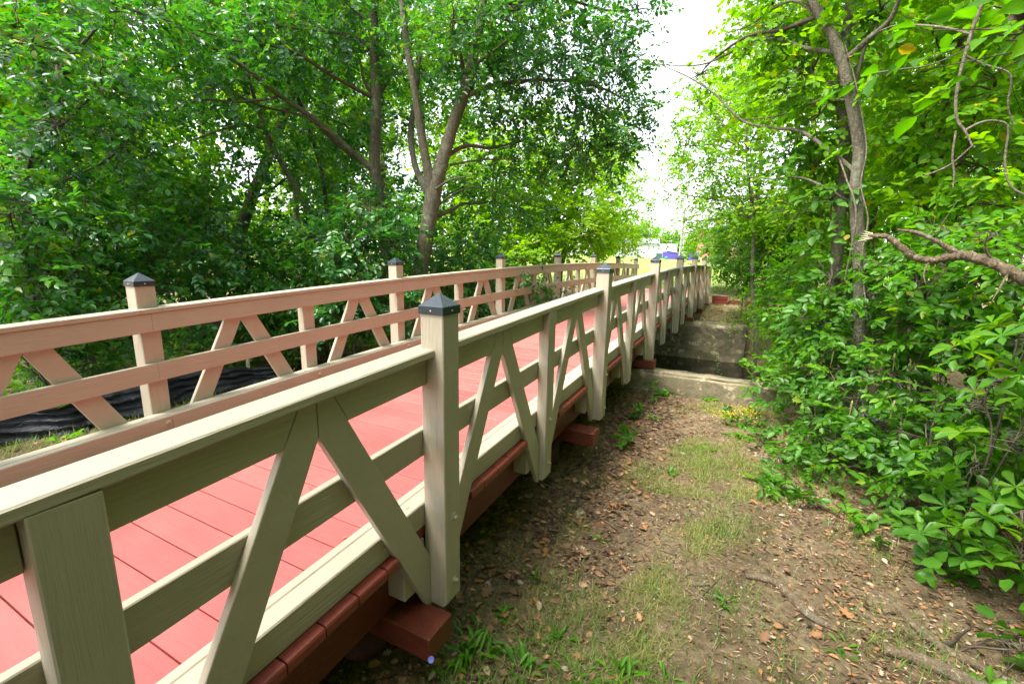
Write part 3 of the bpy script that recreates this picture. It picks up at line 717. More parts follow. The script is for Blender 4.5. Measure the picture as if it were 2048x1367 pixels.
def shrub(label, base, lobes, seed, mat=L_DARK, **kw):
    a = dict(dens=74, lf=.10, wd=.066, lod='mid', k=11, rtrunk=.03, sub=6); a.update(kw)
    return plant_tree('shrub', label, 'shrub', base, lobes, None, mat, seed=seed, crown='foliage', stem='stem', bark=M_BARKD, **a)
shrub('dense glossy dark green shrub at the left edge of the photo, above the black plastic', gbase(60, 8.0), [LP(20, 430, 110, 90, 7.7, .9), LP(110, 390, 100, 80, 8.1, .8), LP(60, 560, 120, 80, 7.7, .9), LP(-40, 320, 90, 90, 7.9, .9), LP(40, 660, 110, 70, 7.8, .7)], 31, lf=.10, wd=.065, lod='hi', dens=60)
shrub('glossy shrub just behind the nearest capped post of the left railing', gbase(240, 8.3), [LP(230, 450, 110, 80, 8.2, .8), LP(240, 590, 130, 70, 7.9, .8), LP(330, 510, 100, 70, 8.3, .8), LP(150, 510, 90, 80, 7.9, .7), LP(200, 680, 120, 60, 8.1, .6)], 32, lf=.095, wd=.06, lod='hi', dens=60)
shrub('shadowy shrub behind the railing between the first and second capped posts on the left', gbase(480, 9.0), [LP(430, 520, 100, 70, 8.8, .8), LP(540, 570, 110, 60, 9.0, .8), LP(470, 640, 120, 60, 8.8, .7), LP(600, 490, 90, 60, 9.4, .7), LP(420, 420, 90, 60, 9.4, .7)], 33)
shrub('leafy shrub crowding the second capped post of the left railing', gbase(700, 8.2), [LP(690, 480, 90, 60, 8.2, .7), LP(720, 560, 90, 50, 8.0, .7), LP(640, 600, 90, 55, 8.2, .7), LP(780, 610, 70, 50, 8.4, .6), LP(740, 420, 60, 50, 8.4, .6)], 34)
shrub('low dark shrub below the left railing under the forked tree', gbase(930, 9.5), [LP(900, 610, 80, 45, 9.4, .7), LP(960, 560, 90, 50, 9.8, .8), LP(1040, 590, 90, 50, 10.4, .8), LP(920, 500, 70, 50, 9.8, .7)], 35, dens=58)
shrub('small mid green shrub in front of the dark wood, left of the leaning trunk', gbase(330, 10.5), [LP(330, 350, 100, 60, 10, .8), LP(250, 330, 70, 50, 9.6, .7), LP(330, 420, 80, 60, 10.2, .8)], 36, mat=L_MID)
shrub('bright small leaved shrub glimpsed low between the left posts beside the plastic', gbase(80, 7.6), [LP(75, 735, 60, 45, 7.4, .4), LP(190, 720, 70, 35, 7.6, .4), LP(20, 690, 60, 40, 7.7, .4)], 37, mat=L_MID, lf=.05, wd=.03, dens=90)
shrub('low leafy shrub right of the plastic sheet, seen under the left middle rail', gbase(620, 8.6), [LP(600, 690, 60, 35, 8.5, .4), LP(660, 660, 60, 40, 8.8, .5), LP(520, 690, 70, 35, 9.0, .5)], 38, mat=L_MID, lf=.055, wd=.035, dens=80)
shrub('small leaved shrub filling the gaps of the left railing near the second capped post', gbase(640, 8.8), [LP(580, 620, 70, 36, 8.7, .5), LP(670, 630, 70, 40, 8.6, .5), LP(760, 640, 60, 40, 8.6, .5), LP(620, 560, 70, 36, 9.0, .5), LP(540, 680, 60, 26, 8.8, .4)], 39, mat=L_MID, lf=.07, wd=.045, dens=80)
shrub('small leaved shrub seen low through the left railing under the forked trunk', gbase(900, 9.6), [LP(860, 640, 60, 30, 9.2, .5), LP(940, 630, 60, 30, 9.8, .5), LP(1020, 620, 60, 26, 10.6, .5), LP(1000, 560, 70, 30, 11, .6), LP(880, 570, 60, 30, 10, .5)], 40, mat=L_SHRUB, lf=.07, wd=.045, dens=70)
# sunlit trees further back on the left
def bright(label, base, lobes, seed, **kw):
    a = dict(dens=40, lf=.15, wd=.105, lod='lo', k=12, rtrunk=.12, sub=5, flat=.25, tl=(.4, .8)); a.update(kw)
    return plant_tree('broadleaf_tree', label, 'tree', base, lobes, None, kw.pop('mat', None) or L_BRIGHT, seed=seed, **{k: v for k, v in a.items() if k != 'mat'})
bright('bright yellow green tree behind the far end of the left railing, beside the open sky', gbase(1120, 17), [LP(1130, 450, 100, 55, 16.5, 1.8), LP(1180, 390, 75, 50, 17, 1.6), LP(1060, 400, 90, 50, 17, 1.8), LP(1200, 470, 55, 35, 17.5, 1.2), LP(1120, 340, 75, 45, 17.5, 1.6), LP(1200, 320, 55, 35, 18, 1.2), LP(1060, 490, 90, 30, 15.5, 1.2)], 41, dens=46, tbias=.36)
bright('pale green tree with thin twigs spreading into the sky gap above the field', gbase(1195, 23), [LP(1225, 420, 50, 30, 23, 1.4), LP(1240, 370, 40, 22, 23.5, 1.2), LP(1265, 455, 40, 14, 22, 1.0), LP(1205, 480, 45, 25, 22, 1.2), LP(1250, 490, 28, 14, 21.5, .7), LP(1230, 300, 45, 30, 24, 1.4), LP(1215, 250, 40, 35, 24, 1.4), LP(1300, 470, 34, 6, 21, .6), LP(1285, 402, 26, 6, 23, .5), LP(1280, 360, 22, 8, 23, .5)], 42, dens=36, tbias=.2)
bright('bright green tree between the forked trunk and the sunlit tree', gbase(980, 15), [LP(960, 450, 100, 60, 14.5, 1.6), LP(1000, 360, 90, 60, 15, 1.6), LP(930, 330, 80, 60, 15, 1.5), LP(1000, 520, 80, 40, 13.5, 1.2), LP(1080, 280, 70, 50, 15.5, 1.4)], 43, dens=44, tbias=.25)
for q, (px, d, hz, sd_) in enumerate([(60, 15, 100, 44), (0, 12, 200, 68), (150, 13, 200, 69), (250, 17, 200, 45), (420, 16, 250, 46), (600, 18, 200, 47), (760, 16, 250, 48), (880, 20, 200, 49), (-80, 13, 250, 50), (330, 23, 150, 51), (680, 24, 150, 52), (520, 22, 380, 54)]):
    r0 = random.Random(sd_); lob = []
    for _ in range(6): lob.append(LP(px+r0.uniform(-110, 110), r0.uniform(-120, 480), r0.uniform(70, 110), r0.uniform(55, 80), d+r0.uniform(-1.5, 1.5), 1.6))
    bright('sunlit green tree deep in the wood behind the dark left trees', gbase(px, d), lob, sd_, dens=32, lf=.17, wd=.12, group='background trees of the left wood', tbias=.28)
for q, (px, d, sd_) in enumerate([(-60, 9.5, 56), (140, 12, 57), (300, 13, 58), (560, 13, 59), (720, 13, 60), (440, 14.5, 66), (880, 13, 67)]):
    r0 = random.Random(sd_); lob = [LP(px+r0.uniform(-90, 90), r0.uniform(430, 620), r0.uniform(70, 100), r0.uniform(35, 55), d+r0.uniform(-1, 1), 1.2) for _ in range(5)]
    shrub('green undergrowth bush on the shaded floor of the left wood', gbase(px, d), lob, sd_, mat=L_MID, dens=34, lf=.13, wd=.09, lod='lo', group='undergrowth of the left wood')
# ------------------------------------------------------------------ trees on the right
V1 = plant_tree('vine_clad_tree', 'grey spotted trunk with forked limbs and climbing vines right of the path', 'tree', gbase(1712, 6.9),
    [LP(1490, 95, 40, 34, 8.2, .6), LP(1400, 150, 40, 16, 8.4, .4), LP(1550, 60, 70, 50, 7.8, .8), LP(1620, 150, 70, 60, 7.4, .7), LP(1560, 180, 60, 40, 7.8, .7), LP(1760, 30, 80, 50, 7.2, .8), LP(1545, 15, 45, 36, 8.2, .6), LP(1700, 250, 50, 60, 7.2, .5), LP(1600, 300, 60, 50, 7.6, .6), LP(1640, -120, 110, 80, 7.4, 1.1), LP(1750, -200, 110, 90, 7.2, 1.1), LP(1560, -220, 100, 80, 7.8, 1.0)], None, L_BRIGHT, seed=61,
    trunk=[[(1712, 720, 6.9, 0.0753), (1720, 600, 6.9, 0.0697), (1716, 480, 6.9, 0.0669), (1712, 380, 6.9, 0.0658), (1718, 300, 6.9, 0.0641), (1704, 210, 6.9, 0.0613), (1686, 130, 6.9, 0.0585), (1668, 80, 6.9, 0.0558), (1640, 30, 6.9, 0.0474), (1605, -30, 6.9, 0.0390)],
           [(1685, 125, 6.9, 0.0335), (1740, 76, 6.8, 0.0307), (1780, 40, 6.7, 0.0251), (1802, -10, 6.6, 0.0195)]],
    limbs=[[(1676, 105, 6.9, 0.0279), (1610, 96, 7.1, 0.0251), (1560, 80, 7.3, 0.0223), (1510, 80, 7.5, 0.0195), (1460, 106, 7.8, 0.0156), (1400, 130, 8.0, 0.0112), (1330, 130, 8.2, 0.0067), (1262, 122, 8.4, 0.0034)],
           [(1712, 345, 6.9, 0.0279), (1650, 295, 7.0, 0.0251), (1600, 262, 7.2, 0.0223), (1545, 256, 7.4, 0.0201), (1490, 244, 7.6, 0.0167), (1452, 212, 7.8, 0.0156), (1432, 190, 7.9, 0.0134), (1380, 156, 8.1, 0.0100), (1318, 128, 8.3, 0.0056)],
           [(1690, 200, 6.9, 0.0167), (1640, 200, 7.1, 0.0139), (1590, 222, 7.3, 0.0112), (1530, 236, 7.5, 0.0089), (1465, 238, 7.8, 0.0044)],
           [(1640, 40, 6.9, 0.0223), (1600, 5, 7, 0.0167), (1560, 10, 7.2, 0.0145), (1500, 50, 7.5, 0.0100), (1450, 68, 7.8, 0.0056)],
           [(1710, 410, 6.9, 0.0167), (1650, 375, 7, 0.0145), (1600, 355, 7.2, 0.0123), (1540, 358, 7.4, 0.0078), (1470, 350, 7.6, 0.0044)],
           [(1726, 150, 6.8, 0.0089), (1790, 140, 6.6, 0.0072), (1860, 130, 6.4, 0.0067), (1930, 100, 6.2, 0.0044)]],
    dens=44, lf=.10, wd=.075, lod='mid', k=10, rtrunk=.1, tl=(.3, .6), tbias=.05)
plant_tree('vine_clad_tree', 'darker ivy covered trunk standing just left of the grey spotted trunk', 'tree', gbase(1664, 7.5),
    [LP(1690, 60, 50, 60, 7.5, .4), LP(1640, 230, 50, 60, 7.4, .4), LP(1665, 400, 45, 70, 7.3, .35), LP(1660, 560, 60, 70, 7.2, .4), LP(1600, 90, 60, 60, 7.8, .5), LP(1640, 640, 60, 50, 7.2, .4), LP(1620, 330, 50, 40, 7.6, .4)], None, L_SHRUB, seed=62, bark=M_BARK,
    trunk=[(1664, 700, 7.5, 0.0753), (1670, 570, 7.5, 0.0725), (1680, 440, 7.5, 0.0697), (1690, 330, 7.5, 0.0669), (1685, 200, 7.5, 0.0641), (1690, 100, 7.5, 0.0558), (1702, -20, 7.5, 0.0474)],
    dens=70, lf=.12, wd=.085, lod='hi', k=7, rtrunk=.06, tl=(.15, .35), droop=.4)
# climbing stems on the right
def vine(label, paths, nm='vine'):
    t = thing(nm, label, 'vine', tuple(W(*paths[0][0][:2], paths[0][0][2])))
    off = np.array(t.location)
    for a, pth in enumerate(paths):
        Q = catmull(np.array([[*W(px, py, d), r] for px, py, d, r in pth]), 6); V, F = tube_arrays(Q, 7, .06, a); nb = NB(); nb.add(V-off, F); nb.build('stem', M_DEADV, t, True)
M_DEADV = bark_mat('vine_bark', (.10, .08, .055), (.20, .165, .12), (.30, .26, .20), 14)
vine('pale woody vine hanging in a long curve near the upper right corner', [[(1985, -40, 4.2, 0.0120), (1952, 40, 4.2, 0.0105), (1936, 90, 4.2, 0.0097), (1920, 150, 4.2, 0.0090), (1912, 200, 4.2, 0.0086), (1914, 238, 4.2, 0.0083), (1930, 262, 4.2, 0.0075), (1945, 292, 4.2, 0.0053)],
    [(1928, 262, 4.2, 0.0083), (1960, 246, 4.3, 0.0083), (1990, 242, 4.35, 0.0075), (2016, 256, 4.4, 0.0067), (2010, 320, 4.4, 0.0060), (2020, 370, 4.4, 0.0060), (2060, 395, 4.4, 0.0060)],
    [(1930, 112, 4.2, 0.0075), (1970, 130, 4.25, 0.0067), (2020, 150, 4.3, 0.0060), (2016, 210, 4.35, 0.0053), (2026, 250, 4.4, 0.0045)], [(1940, 68, 4.2, 0.0067), (1880, 54, 4.3, 0.0067), (1800, 50, 4.5, 0.0060), (1760, 62, 4.6, 0.0045)],
    [(1945, 292, 4.2, 0.0067), (1900, 330, 4.25, 0.0067), (1850, 352, 4.3, 0.0053)], [(1912, 262, 4.2, 0.0060), (1905, 310, 4.2, 0.0060), (1908, 345, 4.2, 0.0053), (1906, 375, 4.2, 0.0037)]])
vine('thin twining vine climbing beside the grey spotted trunk', [[(1735, 640, 6.75, 0.0083), (1724, 520, 6.78, 0.0083), (1736, 440, 6.78, 0.0083), (1722, 370, 6.78, 0.0075), (1733, 300, 6.78, 0.0075), (1722, 220, 6.8, 0.0067), (1708, 150, 6.82, 0.0060), (1690, 90, 6.84, 0.0053)], [(1690, 560, 6.9, 0.0105), (1712, 430, 6.72, 0.0097), (1690, 350, 6.8, 0.0097), (1672, 300, 6.9, 0.0083)]])
# the broken dead branch
def dead_branch():
    t = thing('broken_branch', 'thick lichen spotted broken branch with a splintered forked end pointing left', 'branch', tuple(W(2048, 560, 4.6)))
    off = np.array(t.location)
    for a, pth in enumerate([[(2420, 1010, 4.9, 0.0442), (2250, 700, 4.8, 0.0416), (2130, 605, 4.7, 0.0389), (2048, 558, 4.6, 0.0364), (1990, 528, 4.6, 0.0343), (1935, 512, 4.6, 0.0343), (1905, 512, 4.6, 0.0321), (1868, 520, 4.6, 0.0260), (1832, 515, 4.6, 0.0239), (1800, 492, 4.6, 0.0218), (1775, 474, 4.6, 0.0207), (1752, 472, 4.6, 0.0177), (1736, 470, 4.6, 0.0083)],
                         [(1925, 512, 4.6, 0.0234), (1890, 492, 4.58, 0.0177), (1860, 476, 4.55, 0.0146), (1828, 464, 4.52, 0.0125), (1794, 459, 4.5, 0.0062)]]):
        arr = np.array([[*W(px, py, d), r] for px, py, d, r in pth])
        Q = catmull(arr, 10); Q[:, 3] *= 1+.09*np.sin(np.arange(len(Q))*1.3); V, F = tube_arrays(Q, 16, .10, 70+a); nb = NB(); nb.add(V-off, F); nb.build('limb', M_DEAD, t, True)
    for a, pth in enumerate([[(1985, 520, 4.6, 0.0098), (1970, 495, 4.55, 0.0074), (1975, 470, 4.5, 0.0033)], [(1860, 520, 4.6, 0.0082), (1848, 545, 4.55, 0.0057), (1850, 565, 4.5, 0.0025)], [(2020, 540, 4.6, 0.0098), (2000, 575, 4.5, 0.0066), (1985, 600, 4.45, 0.0025)]]):
        Q = catmull(np.array([[*W(px, py, d), r] for px, py, d, r in pth]), 5); V, F = tube_arrays(Q, 6, .08, a); nb = NB(); nb.add(V-off, F); nb.build('side_twig', M_DEAD, t, True)
    for a in range(5):
        p0 = W(1745, 468+a*2, 4.6); p1 = W(1728-a*3, 462+a*5, 4.6); nb = NB(); add_tube(nb, np.array([np.array(p0), (np.array(p0)+np.array(p1))/2, np.array(p1)])-off, .008, .002, 4, 2, 0, a); nb.build('splinter', M_STAKE, t)
dead_branch()
M_SPIKE = simple('seed_spike_tan', (.30, .24, .10), .8, 0, (.16, .15, .05), 40)
# right hand shrubs, near to far
def rshrub(label, base, lobes, seed, **kw):
    a = dict(dens=80, lf=.09, wd=.055, lod='hi', k=10, rtrunk=.016, sub=6, mat=L_SHRUB, tl=(.2, .4)); a.update(kw); mt = a.pop('mat')
    return plant_tree('shrub', label, 'shrub', base, lobes, None, mt, seed=seed, crown='foliage', stem='stem', bark=M_BARKD, **a)
WH = dict(whorl=True, k=6, lod='obov', lf=.145, wd=.078, tl=(.1, .3), flat=.3)
rshrub('large leaved shrub with whorled leaves at the right edge, nearest the camera', gbase(2060, 4.7), [LP(1990, 760, 60, 50, 4.6, .4), LP(2030, 880, 60, 60, 4.5, .4), LP(1955, 930, 45, 42, 4.6, .35), LP(2050, 1020, 55, 60, 4.3, .35), LP(1930, 1035, 36, 32, 4.5, .25), LP(2060, 680, 60, 50, 4.7, .4), LP(2045, 1110, 45, 32, 4.3, .25), LP(1985, 1020, 45, 40, 4.5, .3)], 81, dens=62, tbias=.22, **WH)
rshrub('low whorled leaf sprig over the mossy soil at the lower right', gbase(1950, 4.3), [LP(1915, 1110, 30, 20, 4.35, .14), LP(1975, 1110, 32, 24, 4.3, .16), LP(1890, 1060, 30, 24, 4.5, .16)], 82, dens=90, tbias=.15, **WH)
rshrub('tiny leafy seedling in the bottom right corner of the ground', gbase(2050, 3.6), [LP(2040, 1300, 24, 30, 3.6, .12), LP(2015, 1285, 20, 24, 3.7, .1)], 83, dens=120, tbias=.2, **{**WH, 'lf': .10, 'wd': .055})
sh84 = rshrub('dense mid height shrub with upright flower spikes right of the path', gbase(1740, 5.9), [LP(1640, 860, 60, 46, 6.0, .45), LP(1720, 800, 70, 60, 6.1, .5), LP(1800, 860, 70, 60, 5.6, .45), LP(1735, 925, 60, 36, 5.5, .35), LP(1840, 955, 55, 45, 5.2, .35), LP(1605, 800, 42, 42, 6.7, .4), LP(1600, 885, 34, 26, 5.9, .3), LP(1575, 755, 34, 36, 7.1, .4), LP(1655, 735, 60, 40, 6.7, .5), LP(1770, 740, 70, 40, 6.3, .5), LP(1655, 920, 45, 24, 5.6, .25), LP(1800, 1000, 42, 22, 5.1, .2), LP(1870, 1015, 36, 26, 4.9, .2)], 84, dens=80, lf=.10, wd=.06)
for a, (px, py, d) in enumerate([(1575, 715, 7.0), (1625, 705, 6.7), (1668, 700, 6.6), (1700, 712, 6.3), (1745, 695, 6.3), (1790, 705, 6.2), (1735, 765, 5.9), (1705, 800, 5.8), (1790, 800, 5.5), (1640, 790, 6.2)]):
    p1 = np.array(W(px, py, d)); p0 = p1-np.array([.01*math.sin(a), .01*math.cos(a), .20]); off = np.array(sh84.location); nb = NB(); Q = np.array([[*p0, .004], [*(p0*.6+p1*.4), .006], [*(p0*.25+p1*.75), .010], [*(p0*.08+p1*.92), .008], [*p1, .002]])
    V, F = tube_arrays(catmull(Q, 4), 7, .25, a); nb.add(V-off, F); nb.build('flower_spike', M_SPIKE, sh84, True)
rshrub('leafy shrub between the flower spike shrub and the whorled leaves', gbase(1900, 5.2), [LP(1900, 890, 60, 60, 5.2, .4), LP(1915, 1000, 42, 42, 4.9, .3), LP(1960, 810, 60, 50, 5.4, .4), LP(1880, 780, 60, 50, 5.8, .45)], 104, dens=85, lf=.10, wd=.062)
rshrub('low shady shrub at the far right behind the whorled leaves', gbase(2050, 5.8), [LP(2040, 720, 60, 60, 5.9, .5), LP(1980, 660, 60, 45, 6.2, .5), LP(2060, 860, 50, 80, 5.4, .4), LP(1900, 660, 60, 40, 6.6, .5)], 105, dens=80, lf=.11, wd=.065)
rshrub('shadowed shrub beneath the broken branch, behind the flower spike shrub', gbase(1860, 6.6), [LP(1880, 680, 80, 60, 6.4, .6), LP(1800, 650, 80, 55, 6.8, .6), LP(1950, 630, 80, 50, 6.4, .6), LP(2040, 600, 80, 60, 6.2, .6), LP(1830, 560, 70, 50, 6.8, .6)], 85, dens=70, lf=.11, wd=.068)
rshrub('leafy shrub around the feet of the two vine clad trunks', gbase(1660, 7.4), [LP(1640, 650, 60, 46, 7.4, .6), LP(1740, 610, 70, 50, 7.0, .6), LP(1740, 680, 70, 40, 6.8, .5), LP(1640, 700, 50, 40, 7.0, .45), LP(1770, 530, 50, 45, 7.2, .5)], 86, dens=75, lf=.10, wd=.065)
rshrub('light green shrub leaning over the end of the far abutment', gbase(1575, 10.5), [LP(1565, 650, 34, 46, 10.2, .6), LP(1545, 600, 40, 34, 11.4, .7), LP(1590, 560, 46, 46, 10.8, .8), LP(1605, 690, 34, 44, 9.2, .5), LP(1585, 735, 24, 24, 8.4, .35), LP(1545, 750, 26, 22, 7.7, .3), LP(1530, 785, 22, 14, 7.3, .22), LP(1630, 620, 40, 46, 9.6, .6), LP(1620, 500, 40, 40, 10.5, .7), LP(1530, 560, 36, 30, 12.4, .7)], 87, dens=85, lod='mid', mat=L_MID, tbias=.12, lf=.09, wd=.058)
rshrub('dense small leaved bush hanging beside the far bridge end', gbase(1500, 15), [LP(1470, 505, 40, 38, 15.6, 1.0), LP(1505, 550, 40, 32, 14.6, .9), LP(1455, 530, 20, 28, 16.4, .8), LP(1540, 510, 50, 45, 13.8, 1.0), LP(1480, 450, 50, 36, 15.6, 1.1), LP(1550, 450, 50, 40, 14, 1.1), LP(1430, 480, 22, 26, 17, .8)], 88, dens=80, lod='mid', tbias=.15, lf=.10, wd=.068)
rshrub('yellow green ground plants on the far bank behind the abutment', gbase(1500, 13.5), [LP(1505, 622, 26, 12, 14.2, .6), LP(1470, 640, 20, 6, 13.4, .5), LP(1535, 650, 24, 18, 12.6, .6), LP(1520, 690, 14, 22, 12.0, .4)], 89, dens=110, lod='lo', mat=L_BRIGHT, tbias=.15, lf=.06, wd=.04, stems=False)
rshrub('small leafy weeds creeping along the right edge of the path', gbase(1560, 5.0), [LP(1540, 965, 40, 12, 4.9, .16), LP(1600, 1000, 36, 12, 4.8, .15), LP(1690, 1035, 40, 14, 4.65, .15), LP(1520, 880, 30, 12, 6.0, .18), LP(1495, 850, 26, 10, 6.7, .18), LP(1640, 960, 40, 14, 5.3, .16), LP(1760, 1080, 32, 10, 4.5, .14), LP(1470, 830, 24, 8, 7.1, .16), LP(1560, 920, 26, 10, 5.5, .15)], 90, dens=170, lf=.085, wd=.048, tl=(.08, .2), stems=False)
rshrub('patch of leafy weeds at the foot of the bridge beside the second sill beam', gbase(1250, 5.2), [LP(1252, 885, 22, 20, 5.2, .15), LP(1285, 830, 16, 18, 6.3, .15), LP(1300, 782, 12, 14, 7.3, .15), LP(1228, 925, 16, 10, 5.0, .1)], 91, dens=150, lf=.075, wd=.05, tl=(.08, .2), lod='mid', stems=False)
# sunlit and mid-distance trees on the right
def rtree(label, base, lobes, seed, mat=L_BRIGHT, **kw):
    a = dict(dens=44, lf=.12, wd=.088, lod='mid', k=11, rtrunk=.09, sub=6, flat=.28, tl=(.35, .7)); a.update(kw)
    return plant_tree('broadleaf_tree', label, 'tree', base, lobes, None, mat, seed=seed, **a)
rtree('bright green tree filling the upper right behind the hanging vine', gbase(1880, 8.5), [LP(1880, 100, 110, 90, 8.6, 1.1), LP(1990, 180, 110, 90, 8.0, 1.1), LP(1850, 260, 110, 80, 8.4, 1.0), LP(1960, 330, 110, 80, 8.0, 1.0), LP(1860, 400, 90, 60, 8.0, .9), LP(2050, 60, 90, 90, 8, 1), LP(1800, 180, 80, 70, 9, .9), LP(2050, 420, 90, 80, 7.6, 1.0), LP(1880, -110, 130, 90, 8.6, 1.3), LP(2010, -150, 120, 110, 8.2, 1.3), LP(1780, -230, 140, 110, 8.8, 1.4), LP(1930, -330, 150, 120, 8.6, 1.4)], 92, tbias=.08)
rtree('mid green understory tree behind the broken branch', gbase(1900, 7.0), [LP(1880, 460, 100, 55, 6.8, .8), LP(1990, 470, 90, 60, 6.4, .8), LP(1830, 540, 90, 55, 6.8, .7), LP(1960, 560, 100, 55, 6.2, .7), LP(2060, 530, 80, 70, 6, .7)], 93, mat=L_MID, lf=.09, wd=.055, tl=(.25, .5))
rtree('sunlit tree left of the vine clad trunks, its twigs edging the sky gap', gbase(1540, 12), [LP(1430, 240, 70, 50, 12.5, 1.0), LP(1500, 300, 80, 60, 12, 1.1), LP(1570, 200, 80, 60, 11.5, 1.1), LP(1420, 340, 70, 45, 13, 1.0), LP(1520, 400, 90, 55, 12, 1.2), LP(1600, 420, 80, 70, 11, 1.0), LP(1440, 420, 60, 40, 13.5, 1.0), LP(1580, 310, 70, 60, 11.5, 1.0), LP(1370, 290, 35, 30, 13, .7), LP(1350, 245, 22, 10, 13, .4), LP(1395, 200, 26, 12, 12.5, .4), LP(1345, 378, 22, 8, 14, .4), LP(1370, 440, 24, 10, 14.5, .4)], 94, dens=40, tbias=.12, lf=.095, wd=.065, rtrunk=.055)
rtree('pale green tree further back with feathery edges against the sky', gbase(1500, 19), [LP(1390, 300, 50, 40, 20, 1.4), LP(1400, 390, 50, 35, 20, 1.4), LP(1490, 210, 50, 36, 19, 1.5), LP(1410, 460, 40, 25, 21, 1.2), LP(1530, 120, 70, 60, 18, 1.5), LP(1350, 320, 30, 20, 20.5, .9)], 95, dens=30, lod='lo', tbias=.15)
for q, (px, d, sd_) in enumerate([(1640, 14, 96), (1760, 15, 97), (1900, 16, 98), (2040, 14, 99), (1560, 22, 100), (1700, 22, 101), (1850, 23, 102), (2150, 11, 103)]):
    r0 = random.Random(sd_); lob = []
    for _ in range(7): lob.append(LP(px+r0.uniform(-90, 90), r0.uniform(-40, 520), r0.uniform(70, 105), r0.uniform(55, 85), d+r0.uniform(-1.5, 1.5), 1.6))
    rtree('sunlit green tree deep in the wood behind the right hand trees', gbase(px, d), lob, sd_, dens=30, lod='lo', group='background trees of the right wood', tbias=.1, lf=.17, wd=.12)
# overhanging near leaves in the top right corner
plant_tree('overhanging_branch', 'dark leafy branch tip hanging into the top right corner close by', 'branch', (4.2, 1.6, 0), [LP(2050, 10, 22, 26, 2.7, .12), LP(2080, 60, 24, 30, 2.7, .12)], None, L_MID, seed=110,
    trunk=[(2500, 300, 3.6, .08), (2300, 0, 3.2, .05), (2120, -20, 2.8, .02), (2040, 20, 2.6, .008)], dens=60, lf=.11, wd=.07, lod='hi', k=7, sub=3, stem='trunk')
# the wood goes on unseen beside the viewer, added to shade the rail sides
beside = []
for q, (x, y, sd_) in enumerate([(5.0, -2.4, 120), (5.2, -5.4, 121), (6.6, -.4, 122), (3.8, -8.2, 123), (8.0, -3.5, 124), (5.6, 1.6, 125), (8.5, 2.5, 126), (7.0, -7.5, 127), (4.5, -11, 128), (4.9, -.4, 129), (5.6, 3.2, 133)]):
    if q < 3:
        r0 = random.Random(sd_); lob = [Lobe((x+r0.uniform(-.3, 1.3), y+r0.uniform(-1.4, 1.4), zz), r0.uniform(1.2, 1.7), r0.uniform(1.3, 1.9), r0.uniform(.9, 1.3), 0) for zz in (1.0, 2.2, 3.4, 4.6, 5.8, 7.0, 8.2, 9.2, 3.0, 5.4, 7.6)]
        beside.append(rtree('leafy green tree out of view right of the path, added to shade the railing sides', (x, y, ground_z(x, y)), lob, sd_, dens=48, lod='lo', group='trees beside the viewer', lf=.16, wd=.125))
    else: copy_tree(beside[q % 3], (x, y, ground_z(x, y)), [0, .35, -.3, .2][q % 4], 1.0)
for q, (x, y, sd_, ls) in enumerate([(-4.6, -5.2, 130, [(-4.2, -4.6), (-2.6, -3.6), (-1.2, -2.6), (-5.4, -3.4), (-3.4, -6.0), (.2, -4.0)]), (-2.6, -9.0, 131, [(-1.8, -7.4), (.4, -6.4), (-3.6, -8.4), (1.6, -7.8), (-.6, -8.8)]), (2.2, -10.5, 132, [(2.2, -9.2), (3.2, -7.4), (1.0, -10.6)])]):  # unseen crowns added behind the viewer to keep sun off the near bridge
    r0 = random.Random(sd_); lob = [Lobe((lx, ly, 7.2+r0.uniform(-.8, 1.6)), r0.uniform(1.2, 1.7), r0.uniform(1.2, 1.7), r0.uniform(.7, 1.0), 0) for lx, ly in ls]
    rtree('tall tree out of view behind the viewer, added to shade the start of the bridge', (x, y, ground_z(x, y)), lob, sd_, dens=19, lod='lo', group='trees over the start of the bridge', lf=.15, wd=.11)
# ------------------------------------------------------------------ ground cover (uncountable)
def scatter(n, x0, x1, y0, y1, keep, rs):
    x = rs.uniform(x0, x1, n); y = rs.uniform(y0, y1, n); k = rs.random(n) < keep(x, y); x, y = x[k], y[k]
    return np.stack([x, y, ground_z(x, y)], -1)
def vnoise(x, y, s, seed):
    r = np.random.default_rng(seed); t = np.zeros_like(x)
    for _ in range(7):
        a = r.uniform(0, 6.28); k = s*r.uniform(.6, 2.2); t += np.sin(k*(x*math.cos(a)+y*math.sin(a))+r.uniform(0, 6.28))
    return np.clip(.5+t/6, 0, 1)
def in_channel(x, y): return (y > 5.6)*(y < 12.1)
rs = np.random.default_rng(301)
def k_lit(x, y):
    edge = sst(1.0, .2, x)*.95 + sst(1.9, 2.7, x)*.9
    return np.clip((.32+edge)*(.25+.9*vnoise(x, y, 2.2, 1)), 0, 1)*(1-in_channel(x, y))
nb = NB()
def litter(P, kinds, L, tl, th, seed, lift=.012):
    r = np.random.default_rng(seed); n = len(P); kd = r.integers(0, len(kinds), n)
    for a, kk in enumerate(kinds):
        q = P[kd == a].copy(); m_ = len(q)
        if not m_: continue
        q[:, 2] += r.uniform(.004, lift, m_); an = r.uniform(0, 6.283, m_)
        D = np.stack([np.cos(an), np.sin(an), r.normal(0, .22, m_)], -1); Nn = np.stack([r.normal(0, .35, m_), r.normal(0, .35, m_), np.ones(m_)], -1)
        ll = r.uniform(L[0], L[1], m_)
        leaves(nb, kk, q, D, Nn, ll, ll*(.62 if kk != 'oak' else .85)*r.uniform(.8, 1.1, m_), np.clip(np.where(r.random(m_) < .2, r.uniform(.8, 1, m_), r.normal((tl+th)/2, (th-tl)/2.2, m_)), 0, 1))
litter(scatter(44000, -.7, 4.6, -1.2, 7.0, k_lit, rs), ['mid', 'mid', 'oak'], (.012, .038), .05, .8, 1)
